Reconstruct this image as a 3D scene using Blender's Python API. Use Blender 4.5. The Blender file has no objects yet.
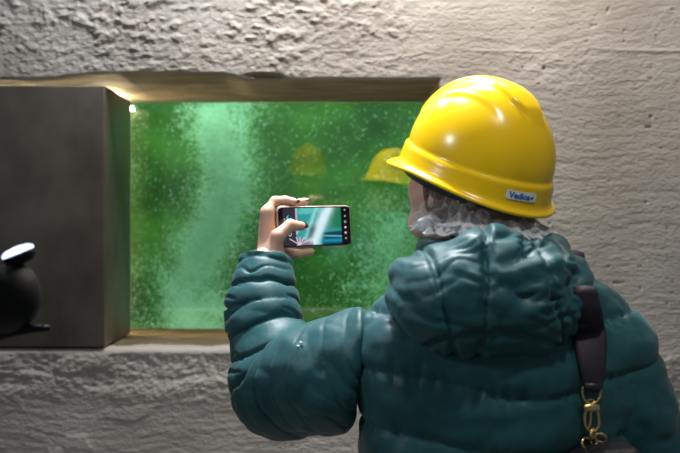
import bpy, bmesh, math, random
import numpy as np
from mathutils import Vector, Matrix

S = bpy.context.scene
C = S.collection
rnd = random.Random(7)
CAMZ = 1.5                      # camera height above the floor
FPX = 945.0                     # focal length in pixels of the 680 px frame

# ------------------------------------------------------------------ camera, world, lights, exposure
cam_d = bpy.data.cameras.new('camera')
cam = bpy.data.objects.new('camera', cam_d); C.objects.link(cam)
cam.location = (0, 0, CAMZ); cam.rotation_euler = (math.pi/2, 0, 0)
cam_d.sensor_width = 36.0; cam_d.lens = 36.0*FPX/680.0
cam_d.clip_start = 0.02; cam_d.clip_end = 50
cam_d.dof.use_dof = True; cam_d.dof.focus_distance = 1.68; cam_d.dof.aperture_fstop = 4.0
S.camera = cam

w = bpy.data.worlds.new('world'); S.world = w; w.use_nodes = True
w.node_tree.nodes['Background'].inputs[0].default_value = (0.8, 0.92, 1.0, 1)
w.node_tree.nodes['Background'].inputs[1].default_value = 0.125

S.view_settings.view_transform = 'Standard'; S.view_settings.look = 'None'
S.view_settings.gamma = 1.0; S.view_settings.use_curve_mapping = False
S.view_settings.exposure = 0.0

def light(name, kind, loc, power, color, target=None, **kw):
    d = bpy.data.lights.new(name, kind); d.energy = power; d.color = color
    for k, v in kw.items(): setattr(d, k, v)
    o = bpy.data.objects.new(name, d); C.objects.link(o); o.location = loc
    if target is not None:
        o.rotation_euler = (Vector(target)-Vector(loc)).to_track_quat('-Z', 'Y').to_euler()
    return o

# ceiling lamps of the gallery, close to the wall, the daylight that falls into the water tank, and added fill lights
light('ceiling_lamp_cool', 'AREA', (-0.35, 2.14, CAMZ+1.15), 10.5, (0.93, 0.95, 1.0), (-0.30, 2.3, CAMZ-1), shape='RECTANGLE', size=0.5, size_y=0.07)
light('ceiling_lamp_warm', 'AREA', (0.35, 2.02, CAMZ+1.15), 12.5, (1.0, 0.92, 0.82), (0.35, 2.25, CAMZ-1), shape='RECTANGLE', size=0.5, size_y=0.07)
light('ceiling_lamp_front', 'SPOT', (-0.15, 1.85, CAMZ+1.25), 150, (0.93, 0.97, 1.0), (0.10, 1.58, CAMZ), spot_size=math.radians(66), spot_blend=0.9, shadow_soft_size=0.07)
light('ceiling_lamp_back', 'SPOT', (0.40, 0.75, CAMZ+1.25), 34, (1.0, 0.97, 0.92), (0.20, 1.5, CAMZ+0.05), spot_size=math.radians(52), spot_blend=0.9, shadow_soft_size=0.06)
light('fill_spot_rear', 'SPOT', (-0.2, 0.15, CAMZ+1.2), 30, (1.0, 0.97, 0.92), (-0.2, -0.30, CAMZ), spot_size=math.radians(34), spot_blend=0.7, shadow_soft_size=0.06)  # spot added so the photographer's hat shows in the glass
light('tank_fill_high', 'AREA', (-0.20, 2.85, CAMZ+0.52), 8.5, (0.90, 1.0, 0.86), (-0.20, 3.15, CAMZ-0.05), shape='RECTANGLE', size=1.6, size_y=0.05)  # added light, brightens the bubbles from the window side
light('tank_fill_low', 'AREA', (-0.20, 2.85, CAMZ-0.46), 4.5, (0.90, 1.0, 0.86), (-0.20, 3.15, CAMZ-0.10), shape='RECTANGLE', size=1.6, size_y=0.05)  # added uplight, evens the water's brightness from below
light('fill_spot_left', 'SPOT', (-1.5, 0.9, CAMZ+0.75), 30, (0.95, 0.97, 1.0), (0.10, 1.6, CAMZ+0.02), spot_size=math.radians(30), spot_blend=0.8, shadow_soft_size=0.12)  # added fill for the cap, cheek and left sleeve
light('tank_daylight', 'AREA', (0.0, 3.05, CAMZ+0.95), 9, (0.90, 1.0, 0.84), (0.0, 3.02, CAMZ), shape='RECTANGLE', size=1.9, size_y=0.4)

# ------------------------------------------------------------------ small helpers
def tag(o, label=None, cat=None, group=None, kind=None):
    if label: o['label'] = label
    if cat: o['category'] = cat
    if group: o['group'] = group
    if kind: o['kind'] = kind
    return o

def empty(name, loc=(0, 0, 0)):
    o = bpy.data.objects.new(name, None); C.objects.link(o); o.location = loc
    o.empty_display_size = 0.05
    return o

def _unused_parent(o, p):
    if p is not None:
        o.parent = p
        o.matrix_parent_inverse = Matrix.Translation(p_world(p)).inverted()
    return o

def p_world(p):
    v = Vector(p.location)
    while p.parent is not None:
        p = p.parent
    return v if p is None else v

def mesh_obj(name, verts, faces, mats, par=None, smooth=True, fmat=None):
    me = bpy.data.meshes.new(name)
    verts = np.asarray(verts, dtype=np.float64)
    if isinstance(faces, np.ndarray):
        n, k = faces.shape
        me.vertices.add(len(verts)); me.vertices.foreach_set('co', verts.astype(np.float32).ravel())
        me.loops.add(n*k); me.loops.foreach_set('vertex_index', faces.astype(np.int32).ravel())
        me.polygons.add(n)
        me.polygons.foreach_set('loop_start', np.arange(0, n*k, k, dtype=np.int32))
        me.update(calc_edges=True); me.validate()
    else:
        me.from_pydata([tuple(v) for v in verts], [], faces); me.update()
    if smooth: me.polygons.foreach_set('use_smooth', np.ones(len(me.polygons), dtype=bool))
    for m in (mats if isinstance(mats, (list, tuple)) else [mats]): me.materials.append(m)
    if fmat is not None: me.polygons.foreach_set('material_index', np.asarray(fmat, dtype=np.int32))
    o = bpy.data.objects.new(name, me); C.objects.link(o)
    if par is not None: o.parent = par; o.matrix_parent_inverse = base_inv(par)
    return o

def base_inv(p):
    m = Matrix.Identity(4)
    chain = []
    while p is not None:
        chain.append(p); p = p.parent
    for q in reversed(chain):
        m = m @ q.matrix_parent_inverse @ Matrix.Translation(q.location)
    return m.inverted()

def bm_obj(name, bm, mats, par=None, smooth=True):
    me = bpy.data.meshes.new(name); bm.normal_update(); bm.to_mesh(me); bm.free()
    if smooth: me.polygons.foreach_set('use_smooth', np.ones(len(me.polygons), dtype=bool))
    for m in (mats if isinstance(mats, (list, tuple)) else [mats]): me.materials.append(m)
    o = bpy.data.objects.new(name, me); C.objects.link(o)
    if par is not None: o.parent = par; o.matrix_parent_inverse = base_inv(par)
    return o

def box_bm(x0, x1, y0, y1, z0, z1, bev=0.0, seg=2, bm=None):
    own = bm is None
    b2 = bmesh.new()
    r = bmesh.ops.create_cube(b2, size=1.0)
    for v in b2.verts:
        v.co = Vector(((x0+x1)/2+v.co.x*(x1-x0), (y0+y1)/2+v.co.y*(y1-y0), (z0+z1)/2+v.co.z*(z1-z0)))
    if bev > 0:
        bmesh.ops.bevel(b2, geom=list(b2.edges), offset=bev, segments=seg, affect='EDGES', profile=0.5)
    if own: return b2
    me = bpy.data.meshes.new('t'); b2.to_mesh(me); b2.free(); bm.from_mesh(me); bpy.data.meshes.remove(me)
    return bm

def px(x, y, Y):
    """world point on the ray through photo pixel (x, y) at distance Y"""
    return np.array([(x-340.0)/FPX*Y, Y, CAMZ+(226.5-y)/FPX*Y])

def tube(path, rad, n=10, closed=False, cap=True):
    """verts, faces of a tube along path; rad scalar, list, or list of (rn, rb) with an up hint"""
    P = [Vector(p) for p in path]; m = len(P)
    R = [rad]*m if not isinstance(rad, (list, tuple, np.ndarray)) else list(rad)
    T = []
    for i in range(m):
        a = P[(i-1) % m] if (closed or i > 0) else P[i]
        b = P[(i+1) % m] if (closed or i < m-1) else P[i]
        T.append((b-a).normalized())
    up = Vector((0.13, 0.2, 1)).normalized()
    if abs(T[0].dot(up)) > 0.95: up = Vector((1, 0.1, 0))
    N = (up - T[0]*up.dot(T[0])).normalized()
    V = []; F = []
    for i in range(m):
        N = (N - T[i]*N.dot(T[i])).normalized(); B = T[i].cross(N)
        for k in range(n):
            a = 2*math.pi*k/n
            V.append(P[i] + (N*math.cos(a) + B*math.sin(a))*R[i])
    rows = m if closed else m-1
    for i in range(rows):
        j = (i+1) % m
        for k in range(n):
            l = (k+1) % n
            F.append((i*n+k, i*n+l, j*n+l, j*n+k))
    if cap and not closed:
        F.append(tuple(range(n-1, -1, -1))); F.append(tuple((m-1)*n+k for k in range(n)))
    return V, F

def spline(pts, n):
    """Catmull-Rom through pts, n samples"""
    P = [np.array(p, float) for p in pts]
    P = [2*P[0]-P[1]] + P + [2*P[-1]-P[-2]]
    out = []
    segs = len(P)-3
    for i in range(n):
        u = i/(n-1)*segs; k = min(int(u), segs-1); t = u-k
        a, b, c, d = P[k:k+4]
        out.append(0.5*((2*b)+(-a+c)*t+(2*a-5*b+4*c-d)*t*t+(-a+3*b-3*c+d)*t**3))
    return out

# ------------------------------------------------------------------ noise
def _hash(ix, iy, iz, seed):
    h = (ix.astype(np.uint32)*np.uint32(374761393) + iy.astype(np.uint32)*np.uint32(668265263)
         + iz.astype(np.uint32)*np.uint32(2147483647) + np.uint32((seed*1274126177) & 0xffffffff))
    h = (h ^ (h >> np.uint32(13)))*np.uint32(1274126177)
    h = (h ^ (h >> np.uint32(16)))*np.uint32(2246822519)
    h ^= h >> np.uint32(15)
    return (h & np.uint32(0xffffff)).astype(np.float32)/np.float32(0xffffff)*2-1

def vnoise(x, y, z, seed=0):
    x = np.asarray(x, np.float32); y = np.asarray(y, np.float32)+0*x; z = np.asarray(z, np.float32)+0*x
    fx, fy, fz = np.floor(x), np.floor(y), np.floor(z)
    ix, iy, iz = [a.astype(np.int64) & 0xffffffff for a in (fx, fy, fz)]
    ux, uy, uz = [t*t*t*(t*(t*6-15)+10) for t in (x-fx, y-fy, z-fz)]
    def c(a, b, d): return _hash((ix+a) & 0xffffffff, (iy+b) & 0xffffffff, (iz+d) & 0xffffffff, seed)
    l = lambda a, b, t: a+(b-a)*t
    return l(l(l(c(0,0,0), c(1,0,0), ux), l(c(0,1,0), c(1,1,0), ux), uy),
             l(l(c(0,0,1), c(1,0,1), ux), l(c(0,1,1), c(1,1,1), ux), uy), uz)

def fbm(x, y, z, oct=4, seed=0, gain=0.5):
    s = 0; a = 1.0; t = 0
    x = np.asarray(x, np.float32); y = np.asarray(y, np.float32)+0*x; z = np.asarray(z, np.float32)+0*x
    for i in range(oct):
        x, y, z = 0.80*x-0.52*y+0.30*z, 0.60*x+0.69*y-0.40*z, 0.50*y+0.866*z
        s = s + a*vnoise(x+i*17.3, y-i*9.1, z+i*5.7, seed+i)
        t += a; a *= gain; x, y, z = x*2.03, y*2.03, z*2.03
    return s/t

def sstep(a, b, x):
    t = np.clip((np.asarray(x)-a)/(b-a), 0, 1); return t*t*(3-2*t)

# ------------------------------------------------------------------ signed distance bodies
def smin(a, b, k):
    h = np.maximum(k-np.abs(a-b), 0)/k
    return np.minimum(a, b)-h*h*k*0.25

def smax(a, b, k): return -smin(-a, -b, k)

def cone(p, a, b, r1, r2):
    a = np.asarray(a, np.float32); b = np.asarray(b, np.float32)
    ab = b-a; t = np.clip(((p-a)@ab)/float(ab@ab), 0, 1)
    q = p-(a+t[..., None]*ab)
    return np.sqrt((q*q).sum(-1))-(r1+(r2-r1)*t)

def ell(p, c, r):
    q = p-np.asarray(c, np.float32); r = np.asarray(r, np.float32)
    k0 = np.sqrt(((q/r)**2).sum(-1)); k1 = np.sqrt(((q/(r*r))**2).sum(-1))+1e-9
    return k0*(k0-1)/k1

def chain(p, pts, rs, k=0.004):
    d = None
    for i in range(len(pts)-1):
        e = cone(p, pts[i], pts[i+1], rs[i], rs[i+1])
        d = e if d is None else smin(d, e, k)
    return d

def nets(fn, lo, hi, h):
    lo = np.array(lo, np.float32); n = np.ceil((np.array(hi)-lo)/h).astype(int)+1
    xs, ys, zs = [lo[i]+h*np.arange(n[i], dtype=np.float32) for i in range(3)]
    F = np.empty(tuple(n), np.float32)
    step = max(1, int(1.5e6/(n[1]*n[2])))
    for i in range(0, n[0], step):
        g = np.stack(np.meshgrid(xs[i:i+step], ys, zs, indexing='ij'), -1)
        F[i:i+step] = fn(g.reshape(-1, 3)).reshape(g.shape[:3])
    F[0] = np.abs(F[0])+1e-4; F[-1] = np.abs(F[-1])+1e-4
    F[:, 0] = np.abs(F[:, 0])+1e-4; F[:, -1] = np.abs(F[:, -1])+1e-4
    F[:, :, 0] = np.abs(F[:, :, 0])+1e-4; F[:, :, -1] = np.abs(F[:, :, -1])+1e-4
    I = F < 0
    cnt = np.zeros(tuple(n-1), np.int8)
    for a in (0, 1):
        for b in (0, 1):
            for c in (0, 1):
                cnt += I[a:n[0]-1+a, b:n[1]-1+b, c:n[2]-1+c]
    idx = np.argwhere((cnt > 0) & (cnt < 8))
    vid = -np.ones(tuple(n-1), np.int64); vid[tuple(idx.T)] = np.arange(len(idx))
    cor = [(a, b, c) for a in (0, 1) for b in (0, 1) for c in (0, 1)]
    val = np.stack([F[idx[:, 0]+a, idx[:, 1]+b, idx[:, 2]+c] for a, b, c in cor], 1)
    acc = np.zeros((len(idx), 3)); num = np.zeros(len(idx))
    for i in range(8):
        for j in range(i+1, 8):
            if sum(abs(cor[i][k]-cor[j][k]) for k in range(3)) != 1: continue
            fi, fj = val[:, i], val[:, j]; m = (fi < 0) != (fj < 0)
            t = np.where(m, fi/np.where(m, fi-fj, 1), 0)
            q = np.array(cor[i])+t[:, None]*(np.array(cor[j])-np.array(cor[i]))
            acc += np.where(m[:, None], q, 0); num += m
    V = lo+h*(idx+acc/num[:, None])
    quads = []
    for ax in range(3):
        o = [(1, 2), (2, 0), (0, 1)][ax]
        s0 = [slice(None)]*3; s1 = [slice(None)]*3
        s0[ax] = slice(0, -1); s1[ax] = slice(1, None)
        A, B = I[tuple(s0)], I[tuple(s1)]
        e = np.argwhere(A != B)
        e = e[(e[:, o[0]] > 0) & (e[:, o[1]] > 0) & (e[:, o[0]] < n[o[0]]-1) & (e[:, o[1]] < n[o[1]]-1)]
        def g(da, db):
            q = e.copy(); q[:, o[0]] += da; q[:, o[1]] += db
            return vid[tuple(q.T)]
        Q = np.stack([g(-1, -1), g(0, -1), g(0, 0), g(-1, 0)], 1)
        fl = ~A[tuple(e.T)]
        Q[fl] = Q[fl][:, ::-1]
        quads.append(Q)
    return V, np.concatenate(quads)

def vnormals(V, Q):
    a, b, c, d = [V[Q[:, i]] for i in range(4)]
    fn = np.cross(c-a, d-b)
    N = np.zeros_like(V)
    for i in range(4): np.add.at(N, Q[:, i], fn)
    return N/(np.linalg.norm(N, axis=1, keepdims=True)+1e-12)

def relax(V, Q, it=2, lam=0.5):
    n = len(V)
    for _ in range(it):
        A = np.zeros_like(V); k = np.zeros(n)
        for i in range(4):
            for j in ((i+1) % 4, (i-1) % 4):
                np.add.at(A, Q[:, i], V[Q[:, j]]); np.add.at(k, Q[:, i], 1)
        V = V+lam*(A/np.maximum(k, 1)[:, None]-V)
    return V

def march(fn, o, d, t0, t1, off=0.0):
    o = np.asarray(o, np.float32); d = np.asarray(d, np.float32); d = d/np.linalg.norm(d)
    t = t0
    while t < t1:
        v = float(fn((o+d*t)[None])[0])-off
        if v < 4e-4: return o+d*t
        t += max(v*0.6, 4e-4)
    return None

# ------------------------------------------------------------------ materials
def mat(name, col, rough=0.5, metal=0.0, spec=0.5, col2=None, nscale=8.0, nstretch=(1, 1, 1), ramp=(0.35, 0.65), bump=0.0, bscale=60.0,
        bstretch=(1, 1, 1), sheen=0.0, coat=0.0, emit=None, estr=0.0, trans=0.0, alpha=1.0, detail=5.0, sss=0.0, bdist=0.002):
    m = bpy.data.materials.new(name); m.use_nodes = True
    nt = m.node_tree; b = nt.nodes['Principled BSDF']; L = nt.links.new
    b.inputs['Base Color'].default_value = (*col, 1); b.inputs['Roughness'].default_value = rough
    b.inputs['Metallic'].default_value = metal; b.inputs['Specular IOR Level'].default_value = spec
    b.inputs['Sheen Weight'].default_value = sheen; b.inputs['Coat Weight'].default_value = coat
    b.inputs['Coat Roughness'].default_value = 0.08
    b.inputs['Transmission Weight'].default_value = trans; b.inputs['Alpha'].default_value = alpha
    if sss > 0:
        b.inputs['Subsurface Weight'].default_value = sss; b.inputs['Subsurface Radius'].default_value = (0.012, 0.005, 0.003)
        b.inputs['Subsurface Scale'].default_value = 0.5
    if emit is not None:
        b.inputs['Emission Color'].default_value = (*emit, 1); b.inputs['Emission Strength'].default_value = estr
    tc = nt.nodes.new('ShaderNodeTexCoord')
    def noise(scale, stretch, det):
        mp = nt.nodes.new('ShaderNodeMapping'); mp.inputs['Scale'].default_value = stretch
        L(tc.outputs['Object'], mp.inputs['Vector'])
        n = nt.nodes.new('ShaderNodeTexNoise'); n.inputs['Scale'].default_value = scale; n.inputs['Detail'].default_value = det
        L(mp.outputs[0], n.inputs['Vector']); return n
    if col2 is not None:
        n = noise(nscale, nstretch, detail)
        r = nt.nodes.new('ShaderNodeValToRGB')
        r.color_ramp.elements[0].position = ramp[0]; r.color_ramp.elements[1].position = ramp[1]
        r.color_ramp.elements[0].color = (*col, 1); r.color_ramp.elements[1].color = (*col2, 1)
        L(n.outputs['Fac'], r.inputs[0]); L(r.outputs[0], b.inputs['Base Color'])
    if bump > 0:
        n = noise(bscale, bstretch, 4.0)
        bp = nt.nodes.new('ShaderNodeBump'); bp.inputs['Strength'].default_value = bump; bp.inputs['Distance'].default_value = bdist
        L(n.outputs['Fac'], bp.inputs['Height']); L(bp.outputs[0], b.inputs['Normal'])
    return m

M = {}
M['concrete'] = mat('rough_plaster', (0.46, 0.415, 0.375), 0.92, spec=0.2, col2=(0.60, 0.56, 0.52), nscale=5, ramp=(0.3, 0.7), bump=0.8, bscale=170, bstretch=(0.6, 1, 1), detail=8, bdist=0.003)
M['reveal'] = mat('weathered_reveal', (0.32, 0.265, 0.19), 0.8, spec=0.25, col2=(0.52, 0.45, 0.35), nscale=10, nstretch=(0.6, 1.6, 1.6), bump=0.4, bscale=60, bstretch=(0.6, 1.5, 1.5), detail=7)
M['sill'] = mat('brown_sill', (0.13, 0.10, 0.06), 0.75, spec=0.3, col2=(0.26, 0.21, 0.14), nscale=10, nstretch=(0.6, 1.6, 1.6), bump=0.4, bscale=60, detail=7)  # mottled brown, darker than the other reveals
M['steel'] = mat('dull_brushed_steel', (0.12, 0.102, 0.085), 0.45, metal=0.7, col2=(0.225, 0.198, 0.165), nscale=6, nstretch=(1, 1, 0.8), bump=0.06, bscale=25, bstretch=(0.5, 0.5, 3), detail=8)
M['floor'] = mat('floor_concrete', (0.22, 0.21, 0.20), 0.8, col2=(0.3, 0.29, 0.27), bump=0.2)
M['algae'] = mat('algae_wall', (0.010, 0.05, 0.008), 0.9, spec=0.1, col2=(0.085, 0.22, 0.030), nscale=3.2, ramp=(0.35, 0.7), bump=0.5, bscale=18, detail=4)
M['bubble'] = mat('bubble_white', (0.60, 0.94, 0.76), 0.5, spec=0.5, alpha=0.6)
M['jacket'] = mat('teal_nylon', (0.008, 0.075, 0.086), 0.48, spec=0.38, col2=(0.011, 0.088, 0.101), nscale=30, bump=0.30, bscale=42, sheen=0.08, bdist=0.004)
M['jacket_dark'] = mat('teal_nylon_trim', (0.012, 0.07, 0.08), 0.5)
M['skin'] = mat('skin', (0.68, 0.40, 0.29), 0.48, col2=(0.74, 0.46, 0.35), nscale=25, sss=0.25, bump=0.08, bscale=220)
M['lip'] = mat('lip', (0.42, 0.13, 0.11), 0.4)
M['eye'] = mat('eyeball', (0.8, 0.78, 0.74), 0.1)
M['iris'] = mat('iris', (0.06, 0.035, 0.02), 0.15)
M['nail'] = mat('dark_red_varnish', (0.085, 0.006, 0.022), 0.15, coat=0.6)
M['hair'] = mat('brown_hair', (0.07, 0.035, 0.02), 0.5, col2=(0.14, 0.075, 0.042), nscale=60, nstretch=(1, 1, 0.12), bump=0.5, bscale=150, bstretch=(1, 1, 0.08))
M['helmet'] = mat('yellow_plastic', (0.93, 0.58, 0.002), 0.23, spec=0.55, col2=(0.95, 0.60, 0.003), nscale=5, bump=0.015, bscale=300)
M['helmet_in'] = mat('inner_black_plastic', (0.02, 0.02, 0.02), 0.5)
M['sticker'] = mat('white_sticker', (0.80, 0.84, 0.88), 0.3)
M['blue'] = mat('blue_print', (0.006, 0.11, 0.42), 0.4)
M['black_print'] = mat('black_print', (0.03, 0.02, 0.02), 0.4)
M['phone_case'] = mat('phone_case_pinkish', (0.42, 0.30, 0.27), 0.2, spec=0.6, coat=0.4)
M['phone_black'] = mat('phone_glass_black', (0.006, 0.006, 0.008), 0.08)
M['strap'] = mat('strap_dark_purple', (0.020, 0.014, 0.026), 0.62, col2=(0.028, 0.021, 0.036), nscale=150, bump=0.35, bscale=600)
M['leather'] = mat('black_leather', (0.016, 0.014, 0.020), 0.42, bump=0.2, bscale=300)
M['gold'] = mat('gold_metal', (0.82, 0.60, 0.28), 0.25, metal=1.0)
M['black_plastic'] = mat('black_plastic', (0.004, 0.004, 0.005), 0.55, spec=0.25)
M['trousers'] = mat('dark_denim', (0.02, 0.024, 0.04), 0.8, bump=0.3, bscale=200)
M['dark_coat'] = mat('dark_coat', (0.02, 0.022, 0.026), 0.7, bump=0.2, bscale=90)
M['shoe'] = mat('black_shoe', (0.015, 0.015, 0.016), 0.45)
M['rubber'] = mat('rubber', (0.03, 0.03, 0.03), 0.7)

def glow(name, col, s):
    m = bpy.data.materials.new(name); m.use_nodes = True; nt = m.node_tree
    e = nt.nodes.new('ShaderNodeEmission'); e.inputs[0].default_value = (*col, 1); e.inputs[1].default_value = s
    nt.links.new(e.outputs[0], nt.nodes['Material Output'].inputs[0]); return m
M['lamp_warm'] = glow('lamp_warm', (1.0, 0.82, 0.50), 260.0)
M['lamp_warm_low'] = glow('lamp_warm_low', (1.0, 0.78, 0.42), 30.0)
M['lamp_cool'] = glow('lamp_cool', (0.55, 0.66, 1.0), 2.4)

def glass_mat():
    m = bpy.data.materials.new('window_glass'); m.use_nodes = True; nt = m.node_tree; L = nt.links.new
    nt.nodes.remove(nt.nodes['Principled BSDF'])
    f = nt.nodes.new('ShaderNodeFresnel'); f.inputs[0].default_value = 1.9
    t = nt.nodes.new('ShaderNodeBsdfTransparent'); t.inputs[0].default_value = (0.90, 0.98, 0.93, 1)
    g = nt.nodes.new('ShaderNodeBsdfGlossy'); g.inputs['Roughness'].default_value = 0.012
    x = nt.nodes.new('ShaderNodeMixShader')
    L(f.outputs[0], x.inputs[0]); L(t.outputs[0], x.inputs[1]); L(g.outputs[0], x.inputs[2])
    L(x.outputs[0], nt.nodes['Material Output'].inputs[0]); return m
M['glass'] = glass_mat()

def net_mat():
    m = bpy.data.materials.new('thin_white_nonwoven'); m.use_nodes = True; nt = m.node_tree; L = nt.links.new
    b = nt.nodes['Principled BSDF']; b.inputs['Base Color'].default_value = (0.92, 0.90, 0.94, 1); b.inputs['Roughness'].default_value = 0.6
    t = nt.nodes.new('ShaderNodeBsdfTransparent'); tl = nt.nodes.new('ShaderNodeBsdfTranslucent'); tl.inputs[0].default_value = (0.92, 0.90, 0.94, 1)
    va = nt.nodes.new('ShaderNodeVertexColor'); va.layer_name = 'print'
    r = nt.nodes.new('ShaderNodeMath'); r.operation = 'SUBTRACT'; r.inputs[0].default_value = 1.0; L(va.outputs[0], r.inputs[1])
    a = nt.nodes.new('ShaderNodeMixShader'); a.inputs[0].default_value = 0.4
    L(b.outputs[0], a.inputs[1]); L(tl.outputs[0], a.inputs[2])
    x = nt.nodes.new('ShaderNodeMixShader'); L(r.outputs[0], x.inputs[0]); L(a.outputs[0], x.inputs[1]); L(t.outputs[0], x.inputs[2])
    L(x.outputs[0], nt.nodes['Material Output'].inputs[0]); return m
M['net'] = net_mat()

def attr_mat(name, emission, rough=0.5):
    m = bpy.data.materials.new(name); m.use_nodes = True; nt = m.node_tree; L = nt.links.new
    b = nt.nodes['Principled BSDF']; b.inputs['Roughness'].default_value = rough
    a = nt.nodes.new('ShaderNodeVertexColor'); a.layer_name = 'print'
    b.inputs['Base Color'].default_value = (0.004, 0.004, 0.005, 1)
    L(a.outputs[0], b.inputs['Emission Color']); b.inputs['Emission Strength'].default_value = emission
    return m
M['screen'] = attr_mat('phone_screen', 1.0, 0.12)

# ------------------------------------------------------------------ the concrete wall with its opening
WY = 2.35
X0, X1 = -1.15, 0.248            # opening, left edge lies outside the frame
Z0, Z1 = CAMZ-0.302, CAMZ+0.366
GY = 2.765                       # glass

def top_edge(x):                 # ragged upper edge of the opening (chipped upwards left of centre)
    x = np.asarray(x, np.float32)
    c = sstep(-0.74, -0.60, x)*(1-sstep(-0.30, -0.22, x))
    e = 0.016*c+0.0035*fbm(x*14, 0, 0, 4, 3)+0.004*np.exp(-((x+0.19)/0.05)**2)
    return e*sstep(X1, X1-0.04, x)
def bot_edge(x):
    x = np.asarray(x, np.float32)
    return 0.003*fbm(x*16, 3, 0, 4, 8)-0.002
def right_edge(z):
    return 0.003*fbm(np.asarray(z, np.float32)*16, 7, 0, 4, 12)

def relief(x, z):
    """depth of the plaster, metres towards the viewer"""
    zc = z-CAMZ
    wx = x+0.02*fbm(x*6, z*6, 1, 3, 20); wz = z+0.02*fbm(x*6, z*6, 5, 3, 21)
    # coarse trowelled lumps over the opening and on the left
    rough = sstep(0.55, 0.05, x-0.12*np.sin(zc*9))*sstep(0.30, 0.42, zc)
    rough = np.maximum(rough, 0.8*np.exp(-((x-0.52)/0.13)**2-((zc-0.40)/0.06)**2))
    band = sstep(-0.31, -0.33, zc)*(1-sstep(-0.40, -0.47, zc+0.05*fbm(x*5, 0, 0, 3, 30)))
    low = sstep(-0.40, -0.5, zc)
    r1 = 1-np.abs(fbm(wx*42, wz*62, 0, 4, 22))*2.6
    r2 = fbm(wx*90, wz*125, 2, 4, 23)
    lumps = 0.0034*(sstep(-0.05, 0.45, fbm(wx*46, wz*64, 8, 3, 35))+0.25*np.clip(r1, -0.6, 1))*(0.5+0.7*sstep(-0.25, 0.35, fbm(x*5, z*7, 3, 3, 24)))+0.0018*r2
    streak = fbm(x*9+0.4*z, z*110+6*fbm(x*3, z*3, 0, 2, 26), 0, 3, 25)
    smooth = 0.0010*streak+0.0008*fbm(x*60, z*170, 0, 3, 27)+0.0012*fbm(x*6, z*8, 0, 3, 28)
    d = smooth+rough*lumps
    sc = fbm(wx*9, wz*22, 0, 5, 31)
    d = d+band*(0.0032*np.tanh(sc*5)-0.001+0.0028*r2+0.0022*r1)
    d = d+low*(0.0008*fbm(x*40, z*120, 0, 3, 33)+0.0006*r2+0.003*sstep(0.2, 0.35, fbm(wx*8, wz*10, 3, 4, 34)))
    # ledges of thick plaster and the pinholes
    l1 = np.exp(-((zc-0.440-0.004*np.sin(x*14))/0.004)**2)*sstep(0.62, 0.68, x)
    d = d+0.0025*l1+0.0018*np.exp(-((zc-0.436+0.02*(x-0.4))/0.003)**2)*sstep(0.33, 0.37, x)*(1-sstep(0.48, 0.52, x))
    ph = np.clip(vnoise(x*75, z*75, 0, 41)-0.90, 0, 1)*sstep(0.2, 0.5, x)
    d = d-0.05*ph
    return d

def grid_lines(a, b, fine, coarse, lo, hi, pins):
    out = [a]
    v = a
    while v < b-1e-6:
        s = fine if lo <= v < hi else coarse
        v = min(v+s, b); out.append(v)
    out = np.array(out)
    for p in pins:
        out[np.argmin(np.abs(out-p))] = p
    return np.unique(np.round(out, 6))

gx = grid_lines(-2.8, 2.8, 0.0032, 0.05, -0.92, 0.92, [X0, X1])
gz = grid_lines(0.0, 2.75, 0.0032, 0.05, CAMZ-0.62, CAMZ+0.62, [Z0, Z1])
GX, GZ = np.meshgrid(gx, gz, indexing='ij')
WX, WZ = GX.copy(), GZ.copy()
inx = sstep(X0-0.05, X0, GX)*(1-sstep(X1, X1+0.03, GX))
WZ = WZ+top_edge(GX)*np.exp(-np.abs(GZ-Z1)/0.03)*np.where(GX > X1, np.exp(-(GX-X1)/0.01), 1)
WZ = WZ+bot_edge(GX)*np.exp(-np.abs(GZ-Z0)/0.03)*np.where(GX > X1, np.exp(-(GX-X1)/0.01), 1)
WX = WX+right_edge(GZ)*np.exp(-np.abs(GX-X1)/0.02)
D = relief(WX, WZ)
dx = np.maximum(np.maximum(X0-GX, GX-X1), 0); dz = np.maximum(np.maximum(Z0-GZ, GZ-Z1), 0)
ed = np.sqrt(dx*dx+dz*dz)
rr = np.where(GZ < CAMZ, 0.014, 0.007)
t = np.clip(1-ed/rr, 0, 1)
roundoff = rr*(1-np.sqrt(np.clip(1-t*t, 0, 1)))
D = D*(0.45+0.55*sstep(0, 0.02, ed))-roundoff*0.9
chip = np.exp(-(((GX+0.19+0.004*np.sin(GZ*900))/0.042)**2+((GZ-Z1-0.0075+0.03*(GX+0.19))/0.0052)**2)**2)
D = D-0.030*chip
WYG = WY-D
nx, nz = len(gx), len(gz)
idg = np.arange(nx*nz).reshape(nx, nz)
Q = np.stack([idg[:-1, :-1], idg[1:, :-1], idg[1:, 1:], idg[:-1, 1:]], -1).reshape(-1, 4)
cx = (gx[:-1]+gx[1:])/2; cz = (gz[:-1]+gz[1:])/2
hole = ((cx[:, None] > X0) & (cx[:, None] < X1) & (cz[None] > Z0) & (cz[None] < Z1)).reshape(-1)
Vw = np.stack([WX, WYG, WZ], -1).reshape(-1, 3)
wall = tag(mesh_obj('wall_front', Vw, Q[~hole], M['concrete']), 'rough pale plastered concrete wall around the viewing window', kind='structure')

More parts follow.
